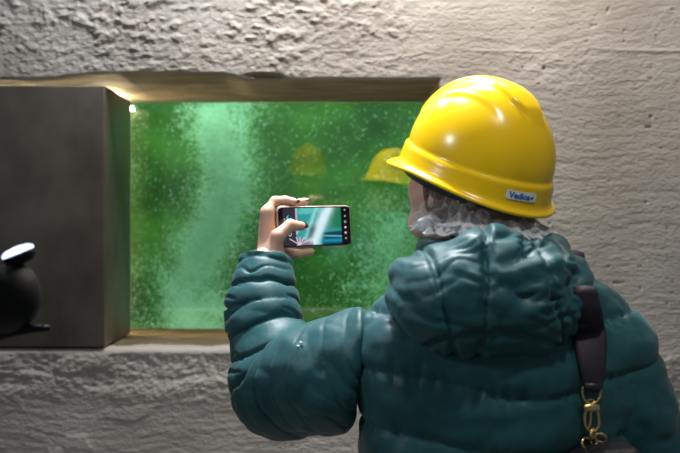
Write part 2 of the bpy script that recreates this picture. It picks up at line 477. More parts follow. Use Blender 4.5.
def reveal_strip(name, line, back, n, seed, label, amp=0.002, mk='reveal'):
    """strip from the wall's edge line back to the glass"""
    m = len(line); V = []; line = np.array(line); back = np.array(back)
    for k in range(n+1):
        u = k/n
        p = line+(back-line)*u
        j = amp*np.sin(math.pi*min(1, u*4)*0.5)*fbm(p[:, 0]*12, p[:, 1]*30, p[:, 2]*12, 4, seed)*(1 if k else 0)
        q = p.copy(); ax = 2 if abs(line[0, 2]-line[-1, 2]) < 0.2 else 0
        q[:, ax] += j
        V.append(q)
    V = np.concatenate(V)
    I = np.arange((n+1)*m).reshape(n+1, m)
    F = np.stack([I[:-1, :-1], I[1:, :-1], I[1:, 1:], I[:-1, 1:]], -1).reshape(-1, 4)
    return tag(mesh_obj(name, V, F, M[mk]), label, kind='structure')

ix0, ix1 = np.argmin(np.abs(gx-X0)), np.argmin(np.abs(gx-X1))
iz0, iz1 = np.argmin(np.abs(gz-Z0)), np.argmin(np.abs(gz-Z1))
Wg = Vw.reshape(nx, nz, 3)
tl = Wg[ix0:ix1+1, iz1]; bl = Wg[ix0:ix1+1, iz0]; rl = Wg[ix1, iz0:iz1+1]
ZT, ZB = Z1, Z0
reveal_strip('trim_1', tl, np.stack([tl[:, 0], np.full(len(tl), GY+0.03), np.full(len(tl), ZT)], -1), 40, 51, 'brown stained soffit of the window opening')
sill = reveal_strip('trim_2', bl, np.stack([bl[:, 0], np.full(len(bl), GY+0.03), np.full(len(bl), ZB)], -1), 40, 52, 'brown sill under the green window, lamplight on its front lip painted in', mk='sill')
sill.data.materials.append(M['concrete'])            # overhead lamplight on the sill's front lip, painted as a pale strip
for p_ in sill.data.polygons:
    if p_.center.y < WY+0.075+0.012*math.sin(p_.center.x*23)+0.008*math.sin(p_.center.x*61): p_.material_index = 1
reveal_strip('trim_3', rl, np.stack([np.full(len(rl), X1), np.full(len(rl), GY+0.03), rl[:, 2]], -1), 40, 53, 'right reveal of the window opening behind the helmet')
bmj = box_bm(X0-0.06, X0, WY+0.012, GY+0.03, Z0, Z1)
tag(bm_obj('trim_4', bmj, M['reveal'], smooth=False), 'left reveal of the window opening beside the steel block', kind='structure')

flo = tag(bm_obj('floor', box_bm(-2.8, 2.8, -1.6, 2.5, -0.05, 0.0), M['floor'], smooth=False), 'grey concrete floor', kind='structure')

# ------------------------------------------------------------------ window, tank and green water
TY = 3.42
win = tag(empty('window_1', (0, GY, Z0)), 'thick glass of the viewing window onto green bubbling water', kind='structure')
gl = bm_obj('pane', box_bm(X0, X1+0.02, GY, GY+0.012, Z0-0.02, Z1+0.02), M['glass'], win, smooth=False)
gl.rotation_euler = (0, 0, 0)
piv = Matrix.Translation((0, GY, CAMZ)) @ Matrix.Rotation(math.radians(1.95), 4, 'X') @ Matrix.Translation((0, -GY, -CAMZ))
gl.data.transform(piv)

tank = tag(empty('wall_tank', (0, TY, 0)), 'algae covered walls of the water tank behind the glass', kind='structure')
gxx = np.linspace(-1.6, 1.6, 160); gzz = np.linspace(0.6, 2.6, 110)
A, B = np.meshgrid(gxx, gzz, indexing='ij')
yy = TY+0.06*fbm(A*3, B*3, 0, 4, 61)+0.02*fbm(A*14, B*14, 0, 3, 62)
I = np.arange(A.size).reshape(A.shape)
F = np.stack([I[:-1, :-1], I[1:, :-1], I[1:, 1:], I[:-1, 1:]], -1).reshape(-1, 4)
mesh_obj('back_panel', np.stack([A, yy, B], -1).reshape(-1, 3), F, M['algae'], tank)
bmt = box_bm(-1.66, -1.6, 2.82, TY+0.1, 0.6, 2.6); box_bm(1.6, 1.66, 2.82, TY+0.1, 0.6, 2.6, bm=bmt); box_bm(-1.6, 1.6, 2.82, TY+0.1, 0.56, 0.6, bm=bmt)
box_bm(-1.6, 1.6, 2.82, TY+0.1, 2.6, 2.64, bm=bmt)
bm_obj('side_panel', bmt, M['algae'], tank, smooth=False)
bmt = bmesh.new()
box_bm(-1.6, 1.6, 2.79, 2.82, 0.6, Z0-0.03, bm=bmt); box_bm(-1.6, 1.6, 2.79, 2.82, Z1+0.03, 2.6, bm=bmt); box_bm(X1+0.025, 1.6, 2.79, 2.82, Z0-0.03, Z1+0.03, bm=bmt)
bm_obj('front_panel', bmt, M['algae'], tank, smooth=False)

def plume(x, z):
    """bubble density across the window (x, height above the lens)"""
    c = -0.355-0.03*(0.35-z)-0.26*np.clip(0.15-z, 0, 1)+0.025*np.sin(z*14)
    wdt = 0.068+0.10*np.clip(0.25-z, 0, 1)
    a = np.exp(-((x-c)/wdt)**2)
    b = 0.55*np.exp(-((x-0.20-0.10*z)/0.10)**2)*sstep(0.20, -0.05, z)
    e = 0.30*np.exp(-((x+0.72)/0.06)**2)
    return np.clip(a+b+e, 0, 1)

def water_volume():
    m = bpy.data.materials.new('green_water'); m.use_nodes = True; nt = m.node_tree; L = nt.links.new
    nt.nodes.remove(nt.nodes['Principled BSDF'])
    tc = nt.nodes.new('ShaderNodeTexCoord'); sep = nt.nodes.new('ShaderNodeSeparateXYZ'); L(tc.outputs['Object'], sep.inputs[0])
    def math_(op, a, b=None, c=None):
        n = nt.nodes.new('ShaderNodeMath'); n.operation = op
        for i, v in enumerate((a, b, c)):
            if v is None: continue
            if isinstance(v, (int, float)): n.inputs[i].default_value = v
            else: L(v, n.inputs[i])
        return n.outputs[0]
    X, Z = sep.outputs[0], sep.outputs[2]
    n1 = nt.nodes.new('ShaderNodeTexNoise'); n1.inputs['Scale'].default_value = 4.5; n1.inputs['Detail'].default_value = 3
    L(tc.outputs['Object'], n1.inputs['Vector'])
    w_ = math_('MULTIPLY', math_('SUBTRACT', n1.outputs['Fac'], 0.5), 0.30)
    Xw = math_('ADD', X, w_)
    s = math_('MULTIPLY', math_('SUBTRACT', 0.35, Z), -0.03)
    k = math_('MULTIPLY', math_('MAXIMUM', math_('SUBTRACT', 0.15, Z), 0.0), -0.26)
    c = math_('ADD', math_('ADD', s, k), -0.355)
    q = math_('DIVIDE', math_('SUBTRACT', Xw, c), 0.125)
    a = math_('EXPONENT', math_('MULTIPLY', math_('MULTIPLY', q, q), -1.0))
    q2 = math_('DIVIDE', math_('SUBTRACT', Xw, 0.20), 0.11)
    b = math_('MULTIPLY', math_('EXPONENT', math_('MULTIPLY', math_('MULTIPLY', q2, q2), -1.0)), 0.5)
    zz = nt.nodes.new('ShaderNodeMapRange'); zz.inputs[1].default_value = 0.22; zz.inputs[2].default_value = -0.05
    zz.inputs[3].default_value = 0.0; zz.inputs[4].default_value = 1.0; L(Z, zz.inputs[0])
    b = math_('MULTIPLY', b, zz.outputs[0])
    dens = math_('ADD', math_('MULTIPLY', math_('ADD', a, b), 0.45), 0.16)
    sc = nt.nodes.new('ShaderNodeVolumeScatter'); sc.inputs['Color'].default_value = (0.34, 0.80, 0.28, 1)
    L(dens, sc.inputs['Density'])
    ab = nt.nodes.new('ShaderNodeVolumeAbsorption'); ab.inputs['Color'].default_value = (0.10, 0.75, 0.30, 1); ab.inputs['Density'].default_value = 0.5
    ad = nt.nodes.new('ShaderNodeAddShader'); L(sc.outputs[0], ad.inputs[0]); L(ab.outputs[0], ad.inputs[1])
    L(ad.outputs[0], nt.nodes['Material Output'].inputs['Volume'])
    return m
wat = tag(bm_obj('tank_water', box_bm(-1.58, 1.58, 2.83, TY-0.1, 0.62-CAMZ, 2.45-CAMZ), water_volume(), smooth=False),
          'murky green water filling the tank behind the window', 'water', kind='stuff')
wat.location = (0, 0, CAMZ)

def bubbles(n):
    rs = np.random.RandomState(5)
    N = n*12
    x = rs.uniform(-0.95, 0.48, N); z = rs.uniform(-0.42, 0.47, N); y = 2.97+0.16*rs.uniform(0, 1, N)
    s = y/2.95
    xx = x/s; zz = z/s
    wob = 0.09*fbm(xx*5, zz*5, y*2, 3, 71)
    p = plume(xx+wob, zz)**1.4*(0.30+0.9*sstep(-0.25, 0.4, fbm(xx*8, zz*8, y*3, 3, 72)))*0.62+0.0045
    keep = rs.uniform(0, 1, N) < p
    P = np.stack([x, y, z+CAMZ], -1)[keep][:n]
    r = 0.0010+0.0013*rs.uniform(0, 1, len(P))**2.5
    o = np.array([[1, 1, 1], [-1, -1, 1], [-1, 1, -1], [1, -1, -1]], float)*0.85
    f = np.array([[0, 1, 3], [0, 2, 1], [0, 3, 2], [1, 2, 3]])
    an = rs.uniform(0, 6.28, len(P)); ca, sa = np.cos(an), np.sin(an)
    ov = np.stack([o[None, :, 0]*ca[:, None]-o[None, :, 1]*sa[:, None], o[None, :, 0]*sa[:, None]+o[None, :, 1]*ca[:, None], np.repeat(o[None, :, 2], len(P), 0)], -1)
    V = (P[:, None]+ov*r[:, None, None]).reshape(-1, 3)
    Fa = (f[None]+4*np.arange(len(P))[:, None, None]).reshape(-1, 3)
    return V, Fa
V, F = bubbles(95000)
tag(mesh_obj('air_bubbles', V, F, M['bubble'], smooth=False), 'plume of tiny pale air bubbles sinking through the green water', 'bubbles', kind='stuff')

# ------------------------------------------------------------------ steel block in the opening and the lamp behind it
BXR, BYB = -0.584, 2.637
BZT, BZB = CAMZ+0.350, Z0+0.003
blk = tag(empty('steel_block', (-0.86, 2.49, Z0)), 'dull grey steel block filling the left of the window opening', 'block')
bm_obj('body', box_bm(-1.12, BXR, WY-0.002, BYB, BZB, BZT, 0.004, 3), M['steel'], blk)
for xx in (-1.05, -0.66):
    for yy in (2.42, 2.58):
        bm_obj('foot', box_bm(xx-0.02, xx+0.02, yy-0.02, yy+0.02, Z0-0.001, BZB+0.001), M['rubber'], blk, smooth=False)


slp = tag(empty('strip_lamp', (-0.66, 2.70, Z0)), 'warm strip lamp glowing behind the steel block beside the glass', 'lamp')
V, F = tube([(-0.622, 2.668, Z1-0.016), (-1.08, 2.668, Z1-0.016)], 0.005, 10)
mesh_obj('tube', V, F, M['lamp_warm'], slp)
V, F = tube([(-0.668, 2.690, Z0+0.010), (-0.668, 2.690, Z1-0.06)], 0.006, 10)
mesh_obj('tube', V, F, M['lamp_warm_low'], slp)
bm_obj('housing', box_bm(-0.720, -0.676, 2.702, 2.735, Z0+0.002, Z1-0.045, 0.003), M['black_plastic'], slp)

# ------------------------------------------------------------------ the person
TX, TYc = 0.259, 1.52              # torso axis
TAU = math.radians(6)              # torso turned a little to the left
person = tag(empty('person', (TX, TYc, 0.0)),
             'person in a teal hooded puffer jacket seen from behind, raising a phone to the window', 'person')
ct, st = math.cos(TAU), math.sin(TAU)
def to_torso(p):
    q = p-np.array([TX, TYc, CAMZ], np.float32)
    return np.stack([q[:, 0]*ct+q[:, 1]*st, -q[:, 0]*st+q[:, 1]*ct, q[:, 2]], -1)
def from_torso(r):
    r = np.asarray(r, float)
    return np.array([r[0]*ct-r[1]*st+TX, r[0]*st+r[1]*ct+TYc, r[2]+CAMZ])

def column(q, ws, ds, zs, fcap=0.02):
    """upright body of elliptic section with widths and depths given along z"""
    z = q[:, 2]
    wv = np.interp(z, zs, ws); dv = np.interp(z, zs, ds)
    e = np.sqrt((np.abs(q[:, 0])/wv)**2.8+(np.abs(q[:, 1])/dv)**2.8+1e-9)**(2/2.8)
    g = np.sqrt((q[:, 0]/(wv*wv))**2+(q[:, 1]/(dv*dv))**2)+1e-6
    d = e*(e-1)/np.maximum(g, 1e-3)
    d = np.clip(d, -0.2, 2)
    return np.maximum(d, np.maximum(zs[0]-z, z-zs[-1]))

def torso_sdf(p):
    q = to_torso(p)
    zs = [-0.86, -0.80, -0.55, -0.40, -0.27, -0.19, -0.12]
    d = column(q, [0.228, 0.238, 0.224, 0.228, 0.226, 0.205, 0.13], [0.135, 0.15, 0.135, 0.145, 0.145, 0.12, 0.08], zs)
    s = q*np.array([1, 0.85, 1], np.float32)
    d = smin(d, cone(s, (-0.160, 0, -0.200), (0.160, 0, -0.205), 0.084, 0.080), 0.06)
    d = smin(d, cone(s, (-0.15, 0.0, -0.19), (-0.03, 0, -0.085), 0.074, 0.075), 0.05)
    d = smin(d, cone(s, (0.165, 0.0, -0.19), (0.03, 0, -0.085), 0.070, 0.075), 0.05)
    d = smin(d, cone(s, (0.0, -0.055, -0.22), (0.0, -0.055, -0.42), 0.10, 0.09), 0.08)
    return d

def pinch(u, wdt):                # seam valley around integers of u
    f = np.abs(u-np.round(u))
    return np.exp(-(f/wdt)**2)

def puff(u):                      # rounded baffle between seams
    return np.sqrt(np.clip(np.abs(np.sin(math.pi*u)), 0, 1))

def dress(V, Q, disp, it=1):
    N = vnormals(V, Q)
    V = V+N*disp(V, N)[:, None]
    return relax(V, Q, it, 0.35) if it else V

# torso of the jacket
V, Q = nets(torso_sdf, (TX-0.30, TYc-0.26, CAMZ-0.87), (TX+0.30, TYc+0.24, CAMZ+0.02), 0.0055)
def torso_disp(V, N):
    q = to_torso(V.astype(np.float32)); x, y, z = q.T
    wob = 0.010*fbm(x*5, y*5, z*5, 3, 81)
    u = (z-0.14*np.abs(x)-0.02+wob)/0.088
    d = 0.006*(puff(u)-0.75)-0.004*pinch(u, 0.05)
    near = np.exp(-(np.abs(u-np.round(u))/0.22)**2)
    r = fbm(x*26, y*26, z*7+3, 3, 82)
    d += -0.005*near*np.exp(-(r/0.10)**2)+0.004*fbm(x*10, y*10, z*16, 3, 83)
    g = fbm(x*6+z*4, y*6, z*9-x*4, 3, 84)
    d += 0.014*np.sqrt(g*g+0.001)-0.003
    d += -0.006*np.exp(-(g/0.06)**2)*sstep(-0.1, 0.3, fbm(x*4, y*4, z*4, 2, 85))
    return d
V = dress(V, Q, torso_disp)
jacket = mesh_obj('jacket', V, Q, M['jacket'], person)

# sleeves
def limb_coord(V, pts):
    best = np.full(len(V), 1e9); s = np.zeros(len(V)); acc = 0
    off = np.zeros((len(V), 3))
    for a, b in zip(pts[:-1], pts[1:]):
        a = np.array(a); b = np.array(b); ab = b-a; l = np.linalg.norm(ab)
        t = np.clip(((V-a)@ab)/(l*l), 0, 1); q = V-(a+t[:, None]*ab); d = np.linalg.norm(q, axis=1)
        m = d < best; best[m] = d[m]; s[m] = acc+t[m]*l; off[m] = q[m]; acc += l
    return s, off

SH = px(388, 352, 1.50); EL = px(283, 386, 1.63); MF = px(262, 312, 1.69); WR = px(265, 263, 1.72)
LARM = [SH, px(335, 376, 1.55), EL, MF, WR]
LRAD = [0.086, 0.084, 0.080, 0.056, 0.049]
def lsleeve_sdf(p):
    d = chain(p, LARM, LRAD, 0.05)
    n = (WR-MF)/np.linalg.norm(WR-MF)
    d = np.maximum(d, ((p-(WR+n*0.012))@n.astype(np.float32)))
    inner = cone(p, WR-n*0.05, WR+n*0.06, 0.034, 0.036)
    d = smax(d, p[:, 0]-(0.034+0.10*(p[:, 2]-CAMZ+0.2)), 0.02)
    return smax(d, -inner, 0.008)
lo = np.min(LARM, 0)-0.11; hi = np.max(LARM, 0)+0.11
V, Q = nets(lsleeve_sdf, lo, hi, 0.0032)
def sleeve_disp(pts, seed, pitch=0.052, amp=1.0):
    total = sum(np.linalg.norm(np.array(b)-np.array(a)) for a, b in zip(pts[:-1], pts[1:]))
    def f(V, N):
        s, off = limb_coord(V, pts)
        x, y, z = V.T
        s = s+0.016*fbm(x*11, y*11, z*11, 3, seed)
        u = (total-s)/pitch
        lowr = 1-0.8*sstep(0.20, 0.30, total-s)
        d = amp*lowr*(0.0065*(puff(u)-0.75)-0.006*pinch(u, 0.07))
        # billows: rounded swellings parted by sharp slanting folds
        q1 = fbm(x*5.5-z*7+3*s, y*6, z*6.5+x*6, 3, seed+3)
        q2 = fbm(x*13-z*16, y*11, z*15+x*13, 2, seed+4)
        d += amp*(1-lowr)*(0.022*np.sqrt(q1*q1+0.0015)-0.004+0.007*np.sqrt(q2*q2+0.001))
        ph = fbm(x*13, y*13, z*13, 2, seed+5)
        r = np.sin(s/pitch*math.pi*2*0.75+4*ph+2*fbm(x*6, y*6, z*6, 2, seed+6))
        cuff = sstep(0.0, 0.05, total-s)
        d *= 0.45+0.55*cuff
        d += -amp*lowr*cuff*0.0075*np.exp(-(r/0.20)**2)*sstep(-0.05, 0.2, fbm(x*8, y*8, z*8, 2, seed+7))
        d += amp*lowr*0.004*np.abs(fbm(x*14, y*14, z*24, 2, seed+8))
        return d
    return f
V = dress(V, Q, sleeve_disp(LARM, 91, 0.044))
mesh_obj('sleeve', V, Q, M['jacket'], jacket)

RSH = px(590, 356, 1.53); REL = px(650, 480, 1.50); RWR = px(600, 585, 1.62)
RARM = [RSH, px(616, 405, 1.505), REL, px(630, 520, 1.54), RWR]
RRAD = [0.080, 0.079, 0.074, 0.064, 0.052]
def rsleeve_sdf(p): return chain(p, RARM, RRAD, 0.05)
lo = np.min(RARM, 0)-0.11; hi = np.max(RARM, 0)+0.11
V, Q = nets(rsleeve_sdf, lo, hi, 0.0045)
V = dress(V, Q, sleeve_disp(RARM, 101, 0.075, 1.0))
mesh_obj('sleeve', V, Q, M['jacket'], jacket)

# hood, folded down behind the neck
HC = px(487, 296, 1.40)
def hood_sdf(p):
    d = ell(p, HC+np.array([0.0, 0.0, -0.004]), (0.138, 0.098, 0.078))
    d = smin(d, cone(p, px(422, 286, 1.44), px(472, 272, 1.38), 0.040, 0.050), 0.05)
    d = smin(d, cone(p, px(422, 288, 1.44), px(440, 268, 1.50), 0.036, 0.036), 0.04)
    d = smin(d, cone(p, px(549, 284, 1.42), px(500, 262, 1.39), 0.048, 0.045), 0.05)
    d = smin(d, cone(p, px(549, 284, 1.42), px(552, 264, 1.50), 0.046, 0.040), 0.04)
    d = smin(d, cone(p, px(450, 312, 1.38), px(535, 316, 1.38), 0.052, 0.052), 0.05)
    hole = ell(p, px(476, 228, 1.575), (0.066, 0.072, 0.10))
    return smax(d, -hole, 0.03)
V, Q = nets(hood_sdf, HC-np.array([0.19, 0.16, 0.15]), HC+np.array([0.19, 0.2, 0.15]), 0.0032)
def hood_disp(V, N):
    x, y, z = (V-HC).T
    wb = 0.012*fbm(x*9, y*9, z*9, 3, 111)
    # panel seams: two upright ones and the band along the lower edge
    xs = x+wb
    s1 = np.exp(-((xs+0.018-0.10*z)/0.0055)**2); s2 = np.exp(-((xs+0.092+0.25*(z-0.05))/0.005)**2); s3 = np.exp(-((xs-0.088+0.2*z)/0.005)**2)
    band = np.exp(-((z+0.046+0.35*x*x*8+wb*0.5)/0.005)**2)
    d = -0.0095*np.maximum.reduce([s1, s2*0.8, s3*0.9, band*0.8])
    nearx = np.exp(-((xs+0.018-0.10*z)/0.05)**2)+0.9*np.exp(-((xs-0.088)/0.05)**2)+0.7*np.exp(-((xs+0.092)/0.04)**2)
    # gathers: nearly horizontal folds that fan out from the seams
    ph = z*34+7*x*np.sign(x+0.018)+2.6*fbm(x*10, y*8, z*12, 3, 112)
    r = np.sin(ph*math.pi)
    d += 0.0030*np.sqrt(np.abs(r)+0.02)*np.clip(nearx, 0.1, 1)*sstep(-0.2, 0.3, fbm(x*7, y*7, z*9, 2, 118))-0.001
    g = fbm(x*9+z*4, y*7, z*26-x*10*np.sign(x), 3, 113)
    d += -0.0105*np.exp(-(g/0.10)**2)*sstep(0.0, 0.3, fbm(x*8, y*8, z*10, 2, 114))
    b1 = fbm(x*6+4*z*np.sign(x), y*6, z*22-x*7*np.sign(x), 2, 115); b2 = fbm(x*20, y*16, z*34, 2, 116)
    d += 0.020*np.sqrt(b1*b1+0.0012)-0.005+0.0035*np.sqrt(b2*b2+0.001)
    return d
V = dress(V, Q, hood_disp)
mesh_obj('hood', V, Q, M['jacket'], jacket)

# collar in front of the hood, zip and hem
def collar_sdf(p):
    q = p-np.array(px(474, 262, 1.585), np.float32)
    rr = np.sqrt((q[:, 0]/1.0)**2+(q[:, 1]/0.95)**2)
    return np.sqrt((rr-0.082)**2+(np.maximum(np.abs(q[:, 2]+0.01)-0.035, 0))**2)-0.016
cc = np.array(px(474, 262, 1.585))
V, Q = nets(collar_sdf, cc-0.13, cc+0.13, 0.0055)
mesh_obj('collar', V, Q, M['jacket'], jacket)
zp = [march(lambda p: torso_sdf(p), from_torso((-0.01, 0.5, z)), (st, -ct, 0), 0.0, 0.6, 0.010) for z in np.linspace(-0.14, -0.80, 24)]
zp = [p for p in zp if p is not None]
V, F = tube(zp, 0.007, 6); mesh_obj('zip', V, F, M['jacket_dark'], jacket)

# small pale print on the upper sleeve
for (ax, ay, bx, by) in ((300.6, 342.0, 302.2, 343.2), (298.0, 345.6, 298.4, 347.0)):
    pts = []
    for u in (0, 0.5, 1):
        h = march(lsleeve_sdf, (0, 0, CAMZ), px(ax+(bx-ax)*u, ay+(by-ay)*u, 1.0)-np.array([0, 0, CAMZ]), 1.3, 1.9, 0.004)
        if h is not None: pts.append(h)
    if len(pts) == 3:
        V, F = tube(pts, 0.0016, 6); mesh_obj('sleeve_print', V, F, M['sticker'], jacket)

# ------------------------------------------------------------------ head frame shared by head, hair, hat
YAW, PIT, ROL = math.radians(40), math.radians(21), math.radians(0)
f0 = np.array([-math.sin(YAW), math.cos(YAW), 0.0])
zf = np.array([0, 0, 1.0])
HF = f0*math.cos(PIT)+zf*math.sin(PIT)
HU = zf*math.cos(PIT)-f0*math.sin(PIT)
HL = np.cross(HU, HF)
HL, HU = HL*math.cos(ROL)+HU*math.sin(ROL), HU*math.cos(ROL)-HL*math.sin(ROL)
HEAD = px(466, 190, 1.575)
HM = np.stack([HF, HL, HU], 1)           # columns
def to_head(p): return ((p-HEAD)@HM).astype(np.float32)
def from_head(q): return np.asarray(q)@HM.T+HEAD

NECK0 = (np.array(px(476, 262, 1.575))-HEAD)@HM
def face_sdf(q):
    m = q*np.array([1, 1, 1], np.float32); m[:, 1] = np.abs(m[:, 1])
    d = ell(m, (-0.010, 0, 0.030), (0.094, 0.074, 0.096))
    d = smin(d, ell(m, (0.032, 0, -0.030), (0.062, 0.061, 0.072)), 0.03)
    d = smin(d, cone(m, (0.066, 0.0, -0.088), (0.058, 0.020, -0.084), 0.016, 0.015), 0.02)
    d = smin(d, cone(m, (0.058, 0.020, -0.083), (0.0, 0.052, -0.056), 0.015, 0.015), 0.03)
    d = smin(d, cone(m, (0.066, 0.036, -0.022), (0.045, 0.052, -0.025), 0.020, 0.018), 0.02)
    d = smin(d, cone(m, (0.086, 0.0, 0.020), (0.080, 0.034, 0.018), 0.010, 0.010), 0.02)
    d = smax(d, -ell(m, (0.092, 0.031, 0.0), (0.016, 0.017, 0.011)), 0.014)
    d = smin(d, cone(m, (0.090, 0, 0.005), (0.113, 0, -0.030), 0.007, 0.010), 0.012)
    d = smin(d, cone(m, (0.100, 0.008, -0.036), (0.100, 0.012, -0.036), 0.008, 0.007), 0.008)
    d = smin(d, cone(m, (0.091, 0.0, -0.060), (0.082, 0.020, -0.062), 0.007, 0.004), 0.008)
    d = smin(d, cone(m, (0.089, 0.0, -0.071), (0.081, 0.018, -0.069), 0.0075, 0.004), 0.006)
    ear = smin(cone(m, (-0.012, 0.078, 0.010), (-0.006, 0.076, -0.022), 0.013, 0.009), cone(m, (-0.012, 0.078, 0.010), (-0.018, 0.084, 0.014), 0.010, 0.008), 0.008)
    ear = smax(ear, -ell(m, (-0.006, 0.092, -0.002), (0.010, 0.010, 0.014)), 0.005)
    d = smin(d, ear, 0.008)
    n = cone(q, (-0.020, 0, -0.045), NECK0, 0.052, 0.056)
    d = smin(d, n, 0.03)
    return d
V, Q = nets(face_sdf, (-0.16, -0.15, -0.22), (0.15, 0.15, 0.14), 0.0036)
body_V = [from_head(V)]; body_Q = [Q]

# the trunk and arms under the clothes, one surface with the hand's wrist
def core_sdf(p):
    q = to_torso(p)
    d = column(q, [0.15, 0.16, 0.14, 0.16, 0.15, 0.08], [0.09, 0.10, 0.09, 0.10, 0.09, 0.06], [-0.86, -0.8, -0.5, -0.3, -0.2, -0.12])
    nb = np.array(px(476, 262, 1.575))
    d = smin(d, cone(p, nb, from_torso((0, 0, -0.25)), 0.056, 0.07), 0.05)
    d = smin(d, chain(p, LARM[:3], [0.05, 0.045, 0.040], 0.03), 0.05)
    d = smin(d, chain(p, RARM, [0.05, 0.048, 0.040, 0.035, 0.028], 0.03), 0.05)
    return smin(d, chain(p, LARM[2:4]+[WR-(WR-MF)*0.1, WR+(WR-MF)*0.12], [0.040, 0.036, 0.024, 0.018], 0.03), 0.02)
V, Q = nets(core_sdf, (-0.20, 1.34, CAMZ-0.88), (0.56, 1.80, CAMZ-0.02), 0.008)
body_V.append(V); body_Q.append(Q)

# ------------------------------------------------------------------ phone frame and the hand that holds it
PC = px(314.2, 226.4, 1.77)
a = math.radians(29)
ex = np.array([math.cos(a), math.sin(a), 0.0]); nn = np.array([math.sin(a), -math.cos(a), 0.0]); ey = np.array([0, 0, 1.0])
ro = math.radians(1.6); ex, ey = ex*math.cos(ro)+ey*math.sin(ro), ey*math.cos(ro)-ex*math.sin(ro)
ti = math.radians(-3); ey, nn = ey*math.cos(ti)+nn*math.sin(ti), nn*math.cos(ti)-ey*math.sin(ti)
PM = np.stack([ex, ey, nn], 1)
def from_phone(q): return np.asarray(q)@PM.T+PC
PL, PH, PT = 0.0775, 0.0385, 0.0045
FING = {
 'index':  ([(-0.0895, 0.029, -0.011), (-0.073, 0.0490, -0.012), (-0.054, 0.0500, -0.007), (-0.0395, 0.0468, -0.001)], [0.0108, 0.0095, 0.0085, 0.0075]),
 'middle': ([(-0.084, 0.012, -0.025), (-0.058, 0.030, -0.026), (-0.033, 0.0450, -0.018), (-0.0125, 0.0476, -0.010)], [0.0110, 0.0096, 0.0083, 0.0072]),
 'ring':   ([(-0.081, -0.004, -0.031), (-0.056, 0.004, -0.028), (-0.032, 0.008, -0.018), (-0.013, 0.010, -0.0135)], [0.0104, 0.0092, 0.0080, 0.0070]),
 'pinky':  ([(-0.077, -0.020, -0.030), (-0.056, -0.0440, -0.022), (-0.032, -0.0495, -0.010), (-0.009, -0.0472, -0.002)], [0.0098, 0.0090, 0.0084, 0.0073]),
 'thumb':  ([(-0.086, -0.042, 0.000), (-0.083, -0.016, 0.015), (-0.058, 0.003, 0.0168), (-0.034, 0.0005, 0.0140)], [0.0150, 0.0125, 0.0108, 0.0086]),
}
WRl = (np.array(WR)-PC)@PM
def hand_sdf(q):
    p = None
    kn = [FING[k][0][0] for k in ('index', 'middle', 'ring', 'pinky')]
    wl = np.array([-0.0870, -0.064, -0.016])
    for k, r in zip(kn, (0.0125, 0.0125, 0.012, 0.0115)):
        e = cone(q, wl+(np.array(k)-wl)*0.18, k, 0.016, r)
        p = e if p is None else smin(p, e, 0.016)
    p = smin(p, cone(q, wl, (-0.085, -0.040, -0.004), 0.020, 0.0165), 0.016)
    p = smin(p, cone(q, WRl+np.array([0.008, 0, 0]), wl, 0.022, 0.0215), 0.02)
    d = None
    for k in ('index', 'middle', 'ring', 'pinky'):
        pts, rs = FING[k]
        c = chain(q, pts, rs, 0.003)
        d = c if d is None else np.minimum(d, c)
    d = np.minimum(d, chain(q, *FING['thumb'], 0.004))
    d = smin(p, d, 0.008)
    # the hand closes on the phone, not into it
    b = np.abs(q)-np.array([PL+0.001, PH+0.001, PT+0.0012], np.float32)
    box = np.sqrt((np.maximum(b, 0)**2).sum(-1))+np.minimum(b.max(-1), 0)
    return np.maximum(d, -box)
V, Q = nets(hand_sdf, (-0.16, -0.135, -0.07), (0.01, 0.075, 0.045), 0.0016)
V = relax(V, Q, 1, 0.4)
body_V.append(from_phone(V)); body_Q.append(Q)
o_ = 0; VV = []; QQ = []
for v, q in zip(body_V, body_Q):
    VV.append(v); QQ.append(q+o_); o_ += len(v)
mesh_obj('body', np.concatenate(VV), np.concatenate(QQ), M['skin'], person)

def nail(k, nrm, wid, ln):
    pts, rs = FING[k]
    a = np.array(pts[-2]); b = np.array(pts[-1]); t = (b-a)/np.linalg.norm(b-a)
    n = np.array(nrm, float); n -= t*(n@t); n /= np.linalg.norm(n); s = np.cross(t, n)
    bm = bmesh.new(); bmesh.ops.create_uvsphere(bm, u_segments=14, v_segments=8, radius=1.0)
    c = b+t*(rs[-1]*0.45)+n*rs[-1]*0.62
    for v in bm.verts:
        x, y, z = v.co
        q = c+t*(x*ln+0.0)+s*(y*wid)+n*(z*0.0022-0.18*wid*y*y-0.10*ln*max(x, 0)**2)
        v.co = Vector(from_phone(q))
    bm_obj('fingernail', bm, M['nail'], person)
nail('index', (0.25, 0.55, 0.75), 0.0064, 0.0088)
nail('middle', (0.35, 0.75, 0.5), 0.0062, 0.0082)
nail('thumb', (0.1, 0.65, 0.85), 0.0074, 0.0102)
nail('pinky', (0.1, -0.55, -0.8), 0.0044, 0.0056)
nail('ring', (0.2, 0.5, -0.8), 0.0048, 0.006)

for s in (-1, 1):
    bm = bmesh.new(); bmesh.ops.create_uvsphere(bm, u_segments=16, v_segments=10, radius=0.0125)
    for v in bm.verts: v.co = Vector(from_head(np.array((0.078, s*0.031, 0.0))+np.array(v.co)))
    eb = bm_obj('eyeball', bm, M['eye'], person)
    bm = bmesh.new(); bmesh.ops.create_uvsphere(bm, u_segments=12, v_segments=8, radius=1.0)
    for v in bm.verts:
        x, y, z = v.co
        v.co = Vector(from_head(np.array((0.0885+0.0028*x, s*0.0305+0.0055*y, 0.0055*z))))
    bm_obj('iris', bm, M['iris'], eb)

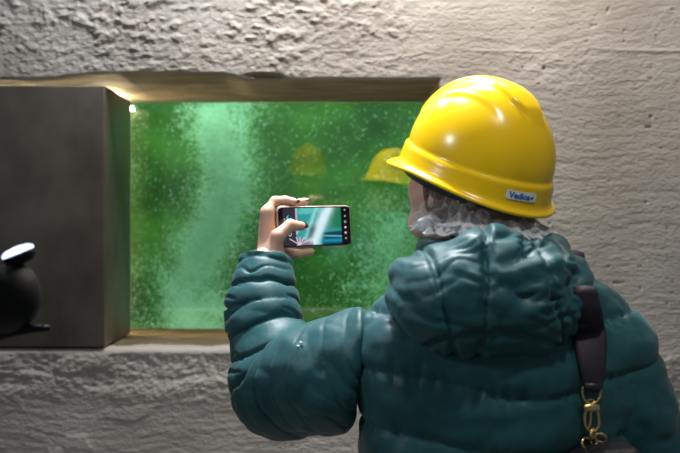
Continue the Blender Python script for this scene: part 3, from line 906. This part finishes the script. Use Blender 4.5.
# hair under the cap
def hair_sdf(p):
    q = to_head(p)
    d = ell(q, (-0.018, 0, 0.022), (0.106, 0.089, 0.108))
    d = smin(d, cone(q, (-0.085, 0.0, -0.03), (-0.075, 0.0, -0.085), 0.045, 0.040), 0.05)
    cut = q[:, 0]-0.032-0.25*np.maximum(q[:, 2], -0.03)
    d = smax(d, cut, 0.012)
    return smax(d, q[:, 2]-0.06, 0.02)
V, Q = nets(hair_sdf, HEAD-0.19, HEAD+0.17, 0.0042)
def hair_disp(V, N):
    q = to_head(V); x, y, z = q.T
    return 0.003*fbm(np.arctan2(y, x)*12, z*6, 0, 3, 121)
V = dress(V, Q, hair_disp)
mesh_obj('hair', V, Q, M['hair'], person)

# thin crumpled disposable cap showing below the hat
def cap_sheet():
    nt_, nw = 280, 64
    th = np.linspace(math.radians(84), math.radians(290), nt_); v = np.linspace(0, 1, nw)
    T, W = np.meshgrid(th, v, indexing='ij')
    back = 0.5-0.5*np.cos(T)                       # 1 at the nape
    z = 0.018-W*(0.098-0.048*back**2)
    cr1 = fbm(T*4.5, W*3.5, 1, 2, 131); cr2 = fbm(T*9, W*6, 4, 2, 134)
    gather = sstep(0.45, 0.8, W)*(1-0.4*sstep(0.92, 1.0, W))
    R = 0.086+0.016*np.abs(np.cos(T))+(0.016+0.018*back**2)*gather
    R = R+0.034*np.abs(cr1)*(0.35+W)+0.016*np.abs(cr2)*(0.3+W)
    zz = z+0.012*fbm(T*5, W*3, 7, 3, 133)*(0.3+W)
    q = np.stack([R*np.cos(T)*1.04-0.012, R*np.sin(T)*0.92, zz], -1).reshape(-1, 3)
    I = np.arange(nt_*nw).reshape(nt_, nw)
    F = np.stack([I[:-1, :-1], I[1:, :-1], I[1:, 1:], I[:-1, 1:]], -1).reshape(-1, 4)
    cover = np.clip(0.22+0.72*gather+0.35*sstep(0.12, 0.0, np.abs(cr1))+0.25*sstep(0.1, 0.0, np.abs(cr2)), 0.1, 0.97)
    return from_head(q), F, cover.reshape(-1)
V, F, cover = cap_sheet()
o = mesh_obj('disposable_cap', V, F, M['net'], person); o['label'] = 'thin crumpled white disposable hair cap'
at = o.data.color_attributes.new('print', 'FLOAT_COLOR', 'POINT')
at.data.foreach_set('color', np.repeat(cover[:, None], 4, 1).astype(np.float32).ravel())

# legs and shoes, outside the frame
def legs_sdf(p):
    d = None
    for s in (-1, 1):
        e = chain(p, [from_torso((s*0.09, 0, -0.72)), from_torso((s*0.095, 0.01, -1.02)), from_torso((s*0.10, -0.02, -1.43))], [0.105, 0.075, 0.062], 0.03)
        d = e if d is None else smin(d, e, 0.03)
    return np.maximum(d, CAMZ-1.43-(p[:, 2]-0.0)*1.0 if False else 0.07-p[:, 2])
V, Q = nets(legs_sdf, (TX-0.3, TYc-0.25, 0.02), (TX+0.3, TYc+0.25, 0.92), 0.012)
mesh_obj('trousers', V, Q, M['trousers'], person)
for s in (-1, 1):
    c = from_torso((s*0.10, 0.03, 0)); 
    fwd = np.array([-st, ct, 0])
    def shoe_sdf(p, c=c):
        g = np.array([c[0], c[1], 0.0])
        d = chain(p, [g-fwd*0.075+zf*0.045, g+fwd*0.06+zf*0.040, g+fwd*0.135+zf*0.034], [0.045, 0.044, 0.034], 0.03)
        d = smin(d, cone(p, g-fwd*0.05+zf*0.05, g-fwd*0.05+zf*0.10, 0.045, 0.05), 0.03)
        return smax(d, 0.0-p[:, 2], 0.006)
    V, Q = nets(shoe_sdf, (c[0]-0.2, c[1]-0.2, -0.02), (c[0]+0.2, c[1]+0.25, 0.17), 0.009)
    mesh_obj('shoe', V, Q, M['shoe'], person)

# ------------------------------------------------------------------ hard hat
HATC = HEAD+HU*0.026+np.array([0.0055, 0, -0.004])
hat = tag(empty('hard_hat', tuple(HATC)), 'bright yellow hard hat worn over a white hair cap', 'hard hat')
def hat_pt(th, s, wv, out=0.0):
    cth, sth = math.cos(th), math.sin(th)
    a_ = 0.130 if cth > 0 else 0.132
    r = 1/math.sqrt((cth/a_)**2+(sth/0.109)**2)
    rr = r*s+out
    return np.array([rr*cth, rr*sth, wv])
HH = 0.124
ND = 52
def hat_profile(th):
    fr = max(0.0, math.cos(th))
    rows = []
    zr = 0.010*math.sin(th)**2*0+0.0                       # rim height
    arch = -0.012*(math.cos(th)**2) + 0.006
    for k in range(ND):                                   # dome
        ph = (k/(ND-1))**0.85*math.pi/2
        rows.append((math.sin(ph)**0.94, 0.034+HH*math.cos(ph)**0.97, 0.0))
    rows += [(1.0, 0.032, 0.0012), (1.0, 0.029, 0.0042), (1.0, 0.026, 0.0052)]
    for k in range(5): rows.append((1.0, 0.022-0.0215*k/4+arch*(k/4), 0.0056+0.003*k/4))
    vis = 0.016*fr**2.2
    lip = 0.008+vis
    drop = 0.010*fr**2
    rows += [(1.0, -0.0030+arch-0.2*drop, 0.0100+0.25*lip), (1.0, -0.0045+arch-0.5*drop, 0.010+0.65*lip), (1.0, -0.006+arch-0.9*drop, 0.010+0.95*lip),
             (1.0, -0.0085+arch-drop, 0.010+lip), (1.0, -0.0105+arch-drop, 0.0095+0.94*lip), (1.0, -0.0095+arch-0.5*drop, 0.0085+0.6*lip), (1.0, -0.008+arch-0.2*drop, 0.004+0.25*lip),
             (0.985, -0.004+arch, 0.0), (0.975, 0.02, 0.0)]
    for k in range(10):
        ph = (1-k/9*0.97)*math.pi/2
        rows.append((0.965*math.sin(ph)**0.94, 0.032+(HH-0.004)*math.cos(ph)**0.97, 0.0))
    return rows
def crest(q):
    """raised central band and the two side creases of the shell"""
    x, y, z = q
    up = sstep(0.050, 0.085, z)
    half = 0.030+0.10*max(x, 0)
    tail = sstep(-0.090, -0.055, x)
    half *= 0.55+0.45*tail
    band = (1-sstep(half-0.004, half+0.004, abs(y)))*up*sstep(-0.105, -0.075, x)
    wide = 0.068+0.12*x
    shelf = (1-sstep(wide-0.005, wide+0.005, abs(y)))*sstep(0.045, 0.075, z)*sstep(-0.085, -0.02, x)*(1-sstep(0.02, 0.09, x))
    return float(0.0066*band+0.0036*shelf)
NT = 288
V = []; prof = [hat_profile(2*math.pi*k/NT) for k in range(NT)]
R_ = len(prof[0])
for k in range(NT):
    th = 2*math.pi*k/NT
    for i, (s, wv, out) in enumerate(prof[k]):
        q = hat_pt(th, max(s, 0.004), wv, out)
        if i < ND:
            n = np.array([q[0]/0.135**2, q[1]/0.111**2, (q[2]-0.034)/HH**2]); n /= np.linalg.norm(n)
            q = q+n*crest(q)
        V.append(q)
V = np.array(V)@HM.T+HATC
I = np.arange(NT*R_).reshape(NT, R_); I2 = np.roll(I, -1, 0)
F = np.stack([I[:, :-1], I[:, 1:], I2[:, 1:], I2[:, :-1]], -1).reshape(-1, 4)
mesh_obj('shell', V, F, M['helmet'], hat)
# inner harness band
Vb = []; 
for k in range(64):
    th = 2*math.pi*k/64
    for (s, wv) in ((0.93, -0.016), (0.93, 0.012), (0.955, 0.012), (0.955, -0.016)):
        Vb.append(hat_pt(th, s, wv-0.004))
Vb = np.array(Vb)@HM.T+HATC; I = np.arange(256).reshape(64, 4); I2 = np.roll(I, -1, 0)
F = np.concatenate([np.stack([I[:, j], I2[:, j], I2[:, (j+1) % 4], I[:, (j+1) % 4]], -1) for j in range(4)])
mesh_obj('headband', Vb, F, M['helmet_in'], hat)

# sticker with its blue lettering, laid on the band of the shell
STH = math.radians(166)
def band_pt(u, v, off):
    """u along the rim (m, to the viewer's right), v up from the rim"""
    th = STH+u/0.136
    q = hat_pt(th, 1.0, v, 0.0058+0.0028*max(0, (0.022-v)/0.022)+off)
    return q@HM.T+HATC
def sticker_patch(u0, u1, v0, v1, rad, off, nu=26):
    poly = []
    for cxx, cyy, a0 in ((u1-rad, v1-rad, 0), (u0+rad, v1-rad, 90), (u0+rad, v0+rad, 180), (u1-rad, v0+rad, 270)):
        for k in range(6):
            an = math.radians(a0+18*k); poly.append((cxx+rad*math.cos(an), cyy+rad*math.sin(an)))
    bm = bmesh.new()
    vs = [bm.verts.new((a_, b_, 0)) for a_, b_ in poly]; bm.faces.new(vs)
    for k in range(1, nu):
        x = u0+(u1-u0)*k/nu
        bmesh.ops.bisect_plane(bm, geom=bm.verts[:]+bm.edges[:]+bm.faces[:], plane_co=(x, 0, 0), plane_no=(1, 0, 0))
    r = bmesh.ops.extrude_face_region(bm, geom=bm.faces[:])
    top = {e for e in r['geom'] if isinstance(e, bmesh.types.BMVert)}
    for v in bm.verts: v.co = Vector(band_pt(v.co.x, v.co.y, off if v in top else 0.0001))
    bmesh.ops.recalc_face_normals(bm, faces=bm.faces[:])
    return bm
SC, SV = 0.0, 0.0135
stk = bm_obj('sticker', sticker_patch(-0.0265, 0.0265, SV-0.0068, SV+0.0068, 0.003, 0.0006), M['sticker'], hat, smooth=False)
def text_on(txt, size, ucen, vcen, off, m, name, par, bold=0.0):
    cu = bpy.data.curves.new('t', 'FONT'); cu.body = txt; cu.size = size; cu.align_x = 'CENTER'; cu.offset = bold; cu.resolution_u = 3
    ob = bpy.data.objects.new('t', cu); C.objects.link(ob)
    bpy.context.view_layer.update()
    me = bpy.data.meshes.new_from_object(ob.evaluated_get(bpy.context.evaluated_depsgraph_get()))
    C.objects.unlink(ob); bpy.data.objects.remove(ob)
    bm = bmesh.new(); bm.from_mesh(me); bpy.data.meshes.remove(me)
    ys = [v.co.y for v in bm.verts]; mid = (max(ys)+min(ys))/2
    for v in bm.verts: v.co = Vector(band_pt(ucen+v.co.x, vcen+v.co.y-mid, off))
    return bm_obj(name, bm, m, par, smooth=False)
text_on('Vedios', 0.0130, -0.0040, SV, 0.0009, M['blue'], 'lettering', stk, bold=0.0005)
bm = bmesh.new(); vs = [bm.verts.new(band_pt(a_, SV+b_, 0.0009)) for a_, b_ in ((0.0150, -0.003), (0.0200, -0.003), (0.0200, 0.0012), (0.0185, 0.0024), (0.0168, 0.0004))]
bm.faces.new(vs); bm_obj('emblem', bm, M['black_print'], stk, smooth=False)

# ------------------------------------------------------------------ phone
phone = tag(empty('smartphone', tuple(PC)), 'smartphone in a pale pinkish case, its camera screen showing blue green water', 'phone')
def phone_box(x0, x1, y0, y1, z0, z1, rc, bev):
    bm = bmesh.new(); poly = []
    for cxx, cyy, a0 in ((x1-rc, y1-rc, 0), (x0+rc, y1-rc, 90), (x0+rc, y0+rc, 180), (x1-rc, y0+rc, 270)):
        for k in range(7):
            an = math.radians(a0+15*k); poly.append((cxx+rc*math.cos(an), cyy+rc*math.sin(an)))
    lv = []
    for zz, ins in ((z0, bev), (z0+bev*0.35, bev*0.3), (z0+bev, 0), (z1-bev, 0), (z1-bev*0.35, bev*0.3), (z1, bev)):
        ring = []
        for (a_, b_) in poly:
            cx_, cy_ = (x0+x1)/2, (y0+y1)/2
            sx = ((x1-x0)/2-ins)/((x1-x0)/2); sy = ((y1-y0)/2-ins)/((y1-y0)/2)
            ring.append(bm.verts.new(from_phone((cx_+(a_-cx_)*sx, cy_+(b_-cy_)*sy, zz))))
        lv.append(ring)
    m = len(poly)
    for r0, r1 in zip(lv[:-1], lv[1:]):
        for k in range(m): bm.faces.new((r0[k], r0[(k+1) % m], r1[(k+1) % m], r1[k]))
    bm.faces.new(lv[0][::-1]); bm.faces.new(lv[-1])
    return bm
bm_obj('case', phone_box(-PL, PL, -PH, PH, -PT, PT-0.0006, 0.009, 0.0022), M['phone_case'], phone)
bm_obj('front_glass', phone_box(-PL+0.0022, PL-0.0022, -PH+0.0022, PH-0.0022, PT-0.002, PT+0.0002, 0.0075, 0.0004), M['phone_black'], phone, smooth=False)
SX0, SX1, SY0, SY1 = -PL+0.0085, PL-0.0025, -PH+0.004, PH-0.004
nx_, ny_ = 240, 112
gx_ = np.linspace(0, 1, nx_); gy_ = np.linspace(0, 1, ny_)
A, B = np.meshgrid(gx_, gy_, indexing='ij')
Vs = from_phone(np.stack([SX0+A*(SX1-SX0), SY0+B*(SY1-SY0), np.full_like(A, PT+0.0004)], -1).reshape(-1, 3))
I = np.arange(nx_*ny_).reshape(nx_, ny_)
F = np.stack([I[:-1, :-1], I[1:, :-1], I[1:, 1:], I[:-1, 1:]], -1).reshape(-1, 4)
so = mesh_obj('screen', Vs, F, M['screen'], phone, smooth=False)
def lin(c): c = np.asarray(c, float)/255; return np.where(c <= 0.04045, c/12.92, ((c+0.055)/1.055)**2.4)
def screen_image(u, v):
    """what the camera app shows: u along the phone, v up"""
    col = np.zeros(u.shape+(3,))+lin((10, 10, 14))
    def mix(c, a_): nonlocal col; a_ = np.clip(a_, 0, 1)[..., None]; col = col*(1-a_)+lin(c)*a_
    view = (u > 0.20)*(u < 0.865)
    mix((48, 44, 58), ((u > 0.02)*(u < 0.20)).astype(float))
    mix((38, 150, 150), view*1.0)
    n = fbm(u*7, v*4, 0, 4, 141)
    mix((24, 120, 84), view*sstep(0.55, 0.80, u)*sstep(0.35, 0.5, v))
    mix((110, 210, 200), view*sstep(0.0, 0.5, n+0.1)*0.6*(u < 0.6))
    d1 = u-(0.30+0.20*v+0.02*n); mix((150, 225, 225), view*np.exp(-(d1/0.03)**2)*0.8)
    d2 = u-(0.42+0.26*v+0.03*n); mix((214, 240, 246), view*np.exp(-(d2/0.075)**2))
    d3 = u-(0.375+0.18*v); mix((6, 52, 72), view*np.exp(-(d3/0.062)**2)*sstep(0.62, 0.4, v)*sstep(0.1, 0.25, v))
    low = view*sstep(0.36+0.02*n, 0.30, v-0.1*(u-0.6))*sstep(0.53, 0.60, u-0.1*v)
    mix((10, 58, 76), low)
    mix((90, 190, 200), low*np.exp(-((v-0.24+0.12*(u-0.6))/0.02)**2)); mix((20, 150, 190), low*np.exp(-((v-0.10)/0.05)**2)*0.8)
    d2b = u-(0.42+0.26*v); mix((214, 240, 246), view*np.exp(-(d2b/0.065)**2)*0.8)
    mix((140, 100, 130), view*sstep(0.30, 0.05, v+0.45*(u-0.2))*(u < 0.44))
    for k, an in enumerate((20, 50, 80, 115, 150)):
        t_ = math.radians(an); dd = np.abs((u-0.235)*2.1*math.sin(t_)-(v-0.02)*math.cos(t_))
        mix((225, 205, 225), (dd < 0.013)*(v < 0.22)*(u < 0.40)*(u > 0.10)*0.85)
    mix((190, 180, 205), ((u > 0.195)*(u < 0.225)*(v > 0.30)).astype(float)*0.75)
    def disc(cu, cv, r, c, ring=False):
        q = np.sqrt(((u-cu)*2.05)**2+(v-cv)**2)
        mix(c, ((q < r)*(q > r*0.6) if ring else (q < r)).astype(float))
    disc(0.105, 0.74, 0.075, (70, 190, 190)); disc(0.115, 0.77, 0.045, (20, 60, 80))
    disc(0.11, 0.30, 0.05, (190, 190, 200), True); disc(0.04, 0.72, 0.018, (200, 200, 210))
    for k, vv in enumerate((0.93, 0.76, 0.60, 0.45, 0.30, 0.15)):
        disc(0.925, vv, 0.032 if k in (2, 3, 4) else 0.022, (205, 205, 212), k in (0, 2))
    return col
cols = screen_image(A, B)
at = so.data.color_attributes.new('print', 'FLOAT_COLOR', 'POINT')
at.data.foreach_set('color', np.concatenate([cols.reshape(-1, 3), np.ones((nx_*ny_, 1))], 1).astype(np.float32).ravel())
bm = bmesh.new(); bmesh.ops.create_cone(bm, cap_ends=True, segments=16, radius1=0.0022, radius2=0.0022, depth=0.0008)
for v in bm.verts: v.co = Vector(from_phone(np.array((-PL+0.0055, 0.012, PT+0.0004))+np.array(v.co)))
bm_obj('front_lens', bm, M['black_plastic'], phone)
for (cx_, cy_) in ((0.058, 0.022), (0.058, 0.004)):
    bm = bmesh.new(); bmesh.ops.create_cone(bm, cap_ends=True, segments=20, radius1=0.0065, radius2=0.006, depth=0.0016)
    for v in bm.verts: v.co = Vector(from_phone(np.array((cx_, cy_, -PT-0.0006))+np.array(v.co)))
    bm_obj('rear_lens', bm, M['phone_black'], phone)

# ------------------------------------------------------------------ shoulder bag
bag = tag(empty('shoulder_bag', tuple(px(600, 470, 1.36))), 'black shoulder bag with a wide dark strap and gold snap hook on the right shoulder', 'bag')
def back_sdf(p): return np.minimum(np.minimum(torso_sdf(p), rsleeve_sdf(p)), hood_sdf(p)+0.012)
o0 = np.array([0, 0, CAMZ])
def on_back(x, y, off):
    h = march(back_sdf, o0, px(x, y, 1.0)-o0, 1.1, 1.9, off)
    return h
rows = [(584.5, 291, 11), (585.5, 300, 13), (587, 312, 15), (588.5, 326, 16.0), (590, 340, 16.2), (591, 354, 15), (592, 368, 13), (592.5, 380, 10.5), (592.5, 389, 8.8)]
def ribbon(rows3, thick):
    """rows of (left, centre, right) points -> padded strap solid; thickness along the outward normal"""
    V = []; F = []
    m = len(rows3); k = 9
    for i, (a_, b_) in enumerate(rows3):
        c0 = np.array(rows3[max(i-1, 0)][0])+np.array(rows3[max(i-1, 0)][1]); c1 = np.array(rows3[min(i+1, m-1)][0])+np.array(rows3[min(i+1, m-1)][1])
        t_ = c1-c0; s_ = np.array(b_)-np.array(a_); n = np.cross(s_, t_); n /= np.linalg.norm(n)+1e-9
        top = [np.array(a_)+s_*j/(k-1)+n*thick*(0.35+0.65*math.sin(math.pi*(0.08+0.84*j/(k-1)))) for j in range(k)]
        bot = [np.array(a_)+s_*j/(k-1)-n*thick*0.3 for j in range(k-1, -1, -1)]
        V += top+bot
    w_ = 2*k
    for i in range(m-1):
        for j in range(w_):
            F.append((i*w_+j, i*w_+(j+1) % w_, (i+1)*w_+(j+1) % w_, (i+1)*w_+j))
    F.append(tuple(range(w_-1, -1, -1))); F.append(tuple((m-1)*w_+j for j in range(w_)))
    return V, F
strap_rows = []
ctr = [on_back(x, y, 0.014) for x, y, _ in rows]
for (x, y, hw), c in zip(rows, ctr):
    if c is None: continue
    Yd = c[1]
    strap_rows.append((px(x-hw, y, Yd+0.003), px(x+hw, y, Yd+0.006)))
# over the shoulder and down the chest
c = (strap_rows[0][0]+strap_rows[0][1])/2; hw = np.linalg.norm(strap_rows[0][1]-strap_rows[0][0])/2
front = []
def sdf1(p): return torso_sdf(p)
for k, fy in enumerate((0.03, 0.06, 0.09, 0.12)):
    cc_ = march(sdf1, (c[0]+0.010, c[1]+fy, c[2]+0.12), (0, 0, -1), 0.0, 0.5, 0.010)
    if cc_ is not None: front.append(cc_)
yb = front[-1][1] if front else c[1]+0.1
for dz_ in (0.08, 0.16, 0.26, 0.38, 0.5):
    cc_ = march(sdf1, (c[0]+0.010, c[1]+0.6, c[2]-dz_), (0, -1, 0), 0.0, 0.7, 0.012)
    if cc_ is not None: front.append(cc_)
front = [(q_-np.array([hw*0.9, 0, 0]), q_+np.array([hw*0.9, 0, 0])) for q_ in front]
full = front[::-1]+strap_rows
lv = spline([r[0] for r in full], 90); rv = spline([r[1] for r in full], 90)
V, F = ribbon(list(zip(lv, rv)), -0.007)
mesh_obj('strap', V, F, M['strap'], bag)
Yb = strap_rows[-1][0][1]-0.010
def wp(x, y, dy=0.0): return px(x, y, Yb+dy)
bm = bmesh.new()
tab = ribbon([(wp(583.8, 383, 0.0), wp(601, 383, 0.0)), (wp(584.2, 387), wp(600.6, 387)), (wp(584.8, 391.5), wp(600, 391.5))], -0.006)
mesh_obj('strap_end', *tab, M['leather'], bag)
V, F = tube(spline([wp(582.6, 387), wp(582.4, 394), wp(585, 400.5), wp(591.5, 403), wp(598, 400.5), wp(600.3, 394), wp(600, 387.5)], 30), 0.0017, 8)
mesh_obj('ring', V, F, M['gold'], bag)
hk = empty('snap_hook', tuple(wp(591, 405))); hk.parent = bag; hk.matrix_parent_inverse = base_inv(bag)
V, F = tube(spline([wp(588.5, 404), wp(588, 400.5), wp(591, 399.5, -0.003), wp(594, 400.5), wp(594, 404)], 16), 0.0013, 8); mesh_obj('swivel', V, F, M['gold'], hk)
bmk = bmesh.new(); 
a0, a1 = wp(583.6, 411.5), wp(599.4, 404)
box_bm(a0[0], a1[0], Yb-0.004, Yb+0.004, a0[2], a1[2], 0.0022, bm=bmk); bm_obj('hook_body', bmk, M['gold'], hk)
V, F = tube(spline([wp(585.6, 410), wp(584.6, 420), wp(586.5, 428), wp(591.5, 431.5), wp(597.5, 428.5), wp(598.8, 420), wp(597.4, 410)], 36), 0.0021, 8); mesh_obj('hook_loop', V, F, M['gold'], hk)
V, F = tube(spline([wp(591, 410), wp(590.6, 420), wp(589, 428.5)], 10), 0.0017, 8); mesh_obj('gate', V, F, M['gold'], hk)
def ring3(cx_, cy_, r, tilt, spin, dy, rad):
    c_ = wp(cx_, cy_, dy); pts = []
    for k in range(28):
        an = 2*math.pi*k/28
        v = np.array([r*math.cos(an), 0, r*math.sin(an)])
        v = np.array(Matrix.Rotation(spin, 3, 'Z') @ Matrix.Rotation(tilt, 3, 'X') @ Vector(v))
        pts.append(c_+v)
    V, F = tube(pts, rad, 8, closed=True)
    mesh_obj('chain_link', V, F, M['gold'], bag)
ring3(592.0, 434, 0.0085, 0.2, 1.1, 0.002, 0.0019)
ring3(600.5, 438, 0.0080, 0.5, -0.5, -0.002, 0.0020)
ring3(587.0, 444, 0.0085, -0.4, 0.5, 0.001, 0.0019)
ring3(596.0, 448, 0.0090, 0.1, 1.3, 0.000, 0.0020)
ring3(589.5, 456, 0.0090, 0.5, -0.4, 0.002, 0.0019)
BC = px(630, 512, 1.335)
def bag_sdf(p):
    q = p-BC.astype(np.float32)
    sw = np.maximum(0.5-(q[:, 2]/0.12)*0.35, 0.15)
    b = np.abs(np.stack([q[:, 0]+0.18*np.maximum(q[:, 2]+0.05, 0)*0, q[:, 1]*1.0, q[:, 2]], -1))-np.array([0.088, 0.024, 0.088], np.float32)
    d = np.sqrt((np.maximum(b, 0)**2).sum(-1))+np.minimum(b.max(-1), 0)-0.022
    top_ = q[:, 2]-0.100+1.1*np.maximum(q[:, 0]-0.0, 0)+0.5*np.maximum(-q[:, 0]-0.045, 0)
    return smax(d, top_*0.75, 0.03)
V, Q = nets(bag_sdf, BC-np.array([0.13, 0.06, 0.13]), BC+np.array([0.13, 0.06, 0.13]), 0.005)
mesh_obj('bag_body', V, Q, M['leather'], bag)

# ------------------------------------------------------------------ black work light close to the camera at the left edge
LY = 1.20
lamp = tag(empty('work_light', tuple(px(-70, 300, LY)*np.array([1, 1, 0]))), 'black round work light with a bluish white glowing rim in front of the steel block', 'lamp')
def lp(x, y, dy=0.0): return px(x, y, LY+dy)
ax_ = np.array([-0.36, -0.14, 0.93]); ax_ /= np.linalg.norm(ax_)
def lathe(name, prof_, cen, axis, m, par, n=40):
    axis = np.array(axis)/np.linalg.norm(axis); u = np.cross(axis, [0.3, 1, 0.2]); u /= np.linalg.norm(u); v = np.cross(axis, u)
    V = []; F = []
    for (r, h) in prof_:
        for k in range(n):
            an = 2*math.pi*k/n; V.append(cen+axis*h+(u*math.cos(an)+v*math.sin(an))*r)
    for i in range(len(prof_)-1):
        for k in range(n): F.append((i*n+k, i*n+(k+1) % n, (i+1)*n+(k+1) % n, (i+1)*n+k))
    F.append(tuple(range(n-1, -1, -1))); F.append(tuple((len(prof_)-1)*n+k for k in range(n)))
    return mesh_obj(name, V, F, m, par)
cen = lp(3, 296)
sph = [(0.047*math.sin(t_), -0.049*math.cos(t_)) for t_ in np.linspace(0.15, 2.35, 18)]
lathe('housing', sph, cen, ax_, M['black_plastic'], lamp)
cl_ = lp(17, 250)
lathe('bezel', [(0.014, -0.018), (0.020, -0.012), (0.0215, -0.006), (0.0205, -0.004)], cl_, ax_, M['black_plastic'], lamp)
lathe('lens', [(0.0205, -0.006), (0.0208, -0.001), (0.015, 0.003), (0.004, 0.0045)], cl_, ax_, M['lamp_cool'], lamp)
fb = spline([lp(-20, 338), lp(5, 332), lp(28, 329), lp(50, 328)], 12)
V, F = tube(fb, list(np.linspace(0.012, 0.0035, 12)), 10); mesh_obj('foot', V, F, M['black_plastic'], lamp)
V, F = tube(spline([lp(-10, 334), lp(-40, 342), lp(-70, 350)], 10), 0.008, 10); mesh_obj('side_arm', V, F, M['black_plastic'], lamp)
pz = lp(-70, 346)
V, F = tube([(pz[0], pz[1], 0.03), (pz[0], pz[1], pz[2]+0.03)], 0.011, 12); mesh_obj('pole', V, F, M['black_plastic'], lamp)
for k in range(3):
    an = math.radians(200+120*k) 
    V, F = tube([(pz[0], pz[1], 0.22), (pz[0]+0.22*math.cos(an), pz[1]+0.22*math.sin(an), 0.012)], 0.009, 10); mesh_obj('leg', V, F, M['black_plastic'], lamp)

# ------------------------------------------------------------------ the photographer behind the camera, seen only mirrored in the glass
FX, FY, FZ = -0.20, -0.34, CAMZ+0.10
other = tag(empty('person', (FX, FY, 0.0)), 'person in a dark jacket and yellow hard hat, only a faint reflection in the glass', 'person')
H2 = np.array([FX, FY, FZ])
f2 = np.array([0.05, 1.0, 0.0]); f2 /= np.linalg.norm(f2); u2 = zf; l2 = np.cross(u2, f2); M2 = np.stack([f2, l2, u2], 1)
NECK0 = np.array([-0.03, 0, -0.16])
V, Q = nets(face_sdf, (-0.16, -0.15, -0.22), (0.15, 0.15, 0.14), 0.006)
mesh_obj('body', V@M2.T+H2, Q, M['skin'], other)
def coat_sdf(p):
    q = ((p-H2)@M2).astype(np.float32)
    r = np.stack([q[:, 1], q[:, 0]+0.05, q[:, 2]], -1)
    d = column(r, [0.20, 0.20, 0.19, 0.20, 0.19, 0.12], [0.12, 0.13, 0.12, 0.13, 0.11, 0.07], [-0.90, -0.8, -0.55, -0.36, -0.27, -0.20])
    for sg in (-1, 1):
        d = smin(d, cone(r, (sg*0.13, 0, -0.27), (0, 0, -0.17), 0.07, 0.065), 0.05)
        d = smin(d, chain(r, [(sg*0.20, 0, -0.29), (sg*0.255, -0.02, -0.56), (sg*0.22, 0.10, -0.80)], [0.07, 0.06, 0.045], 0.03), 0.04)
    return d
V, Q = nets(coat_sdf, H2-np.array([0.40, 0.30, 0.95]), H2+np.array([0.40, 0.30, -0.08]), 0.010)
mesh_obj('jacket', V, Q, M['dark_coat'], other)
def pants_sdf(p):
    q = ((p-H2)@M2).astype(np.float32); r = np.stack([q[:, 1], q[:, 0]+0.05, q[:, 2]], -1); d = None
    for sg in (-1, 1):
        e = chain(r, [(sg*0.09, 0, -0.84), (sg*0.095, 0.01, -1.14), (sg*0.10, -0.02, -FZ+0.07)], [0.10, 0.07, 0.06], 0.03)
        d = e if d is None else smin(d, e, 0.03)
    return np.maximum(d, 0.06-p[:, 2])
V, Q = nets(pants_sdf, H2-np.array([0.3, 0.3, FZ-0.02]), H2+np.array([0.3, 0.3, -0.72]), 0.014)
mesh_obj('trousers', V, Q, M['trousers'], other)
for sg in (-1, 1):
    g = np.array([FX+sg*0.10, FY-0.07, 0.0])
    def shoe2(p, g=g): return smax(chain(p, [g-f2*0.06+zf*0.045, g+f2*0.07+zf*0.04, g+f2*0.14+zf*0.034], [0.046, 0.044, 0.034], 0.03), -p[:, 2], 0.006)
    V, Q = nets(shoe2, g-np.array([0.1, 0.16, 0.02]), g+np.array([0.1, 0.24, 0.12]), 0.011)
    mesh_obj('shoe', V, Q, M['shoe'], other)
hat2 = hat.copy(); C.objects.link(hat2)
hat2['label'] = 'second yellow hard hat, seen only as a faint reflection in the glass'
B2 = np.eye(4); B2[:3, :3] = M2@HM.T; 
hat2.matrix_world = Matrix.Translation(Vector(H2+np.array([0, 0, 0.034]))) @ Matrix([list(r) for r in B2])
for ch in list(hat.children):
    if ch.name.startswith('sticker'): continue
    c2 = ch.copy(); C.objects.link(c2); c2.parent = hat2; c2.matrix_parent_inverse = ch.matrix_parent_inverse.copy()
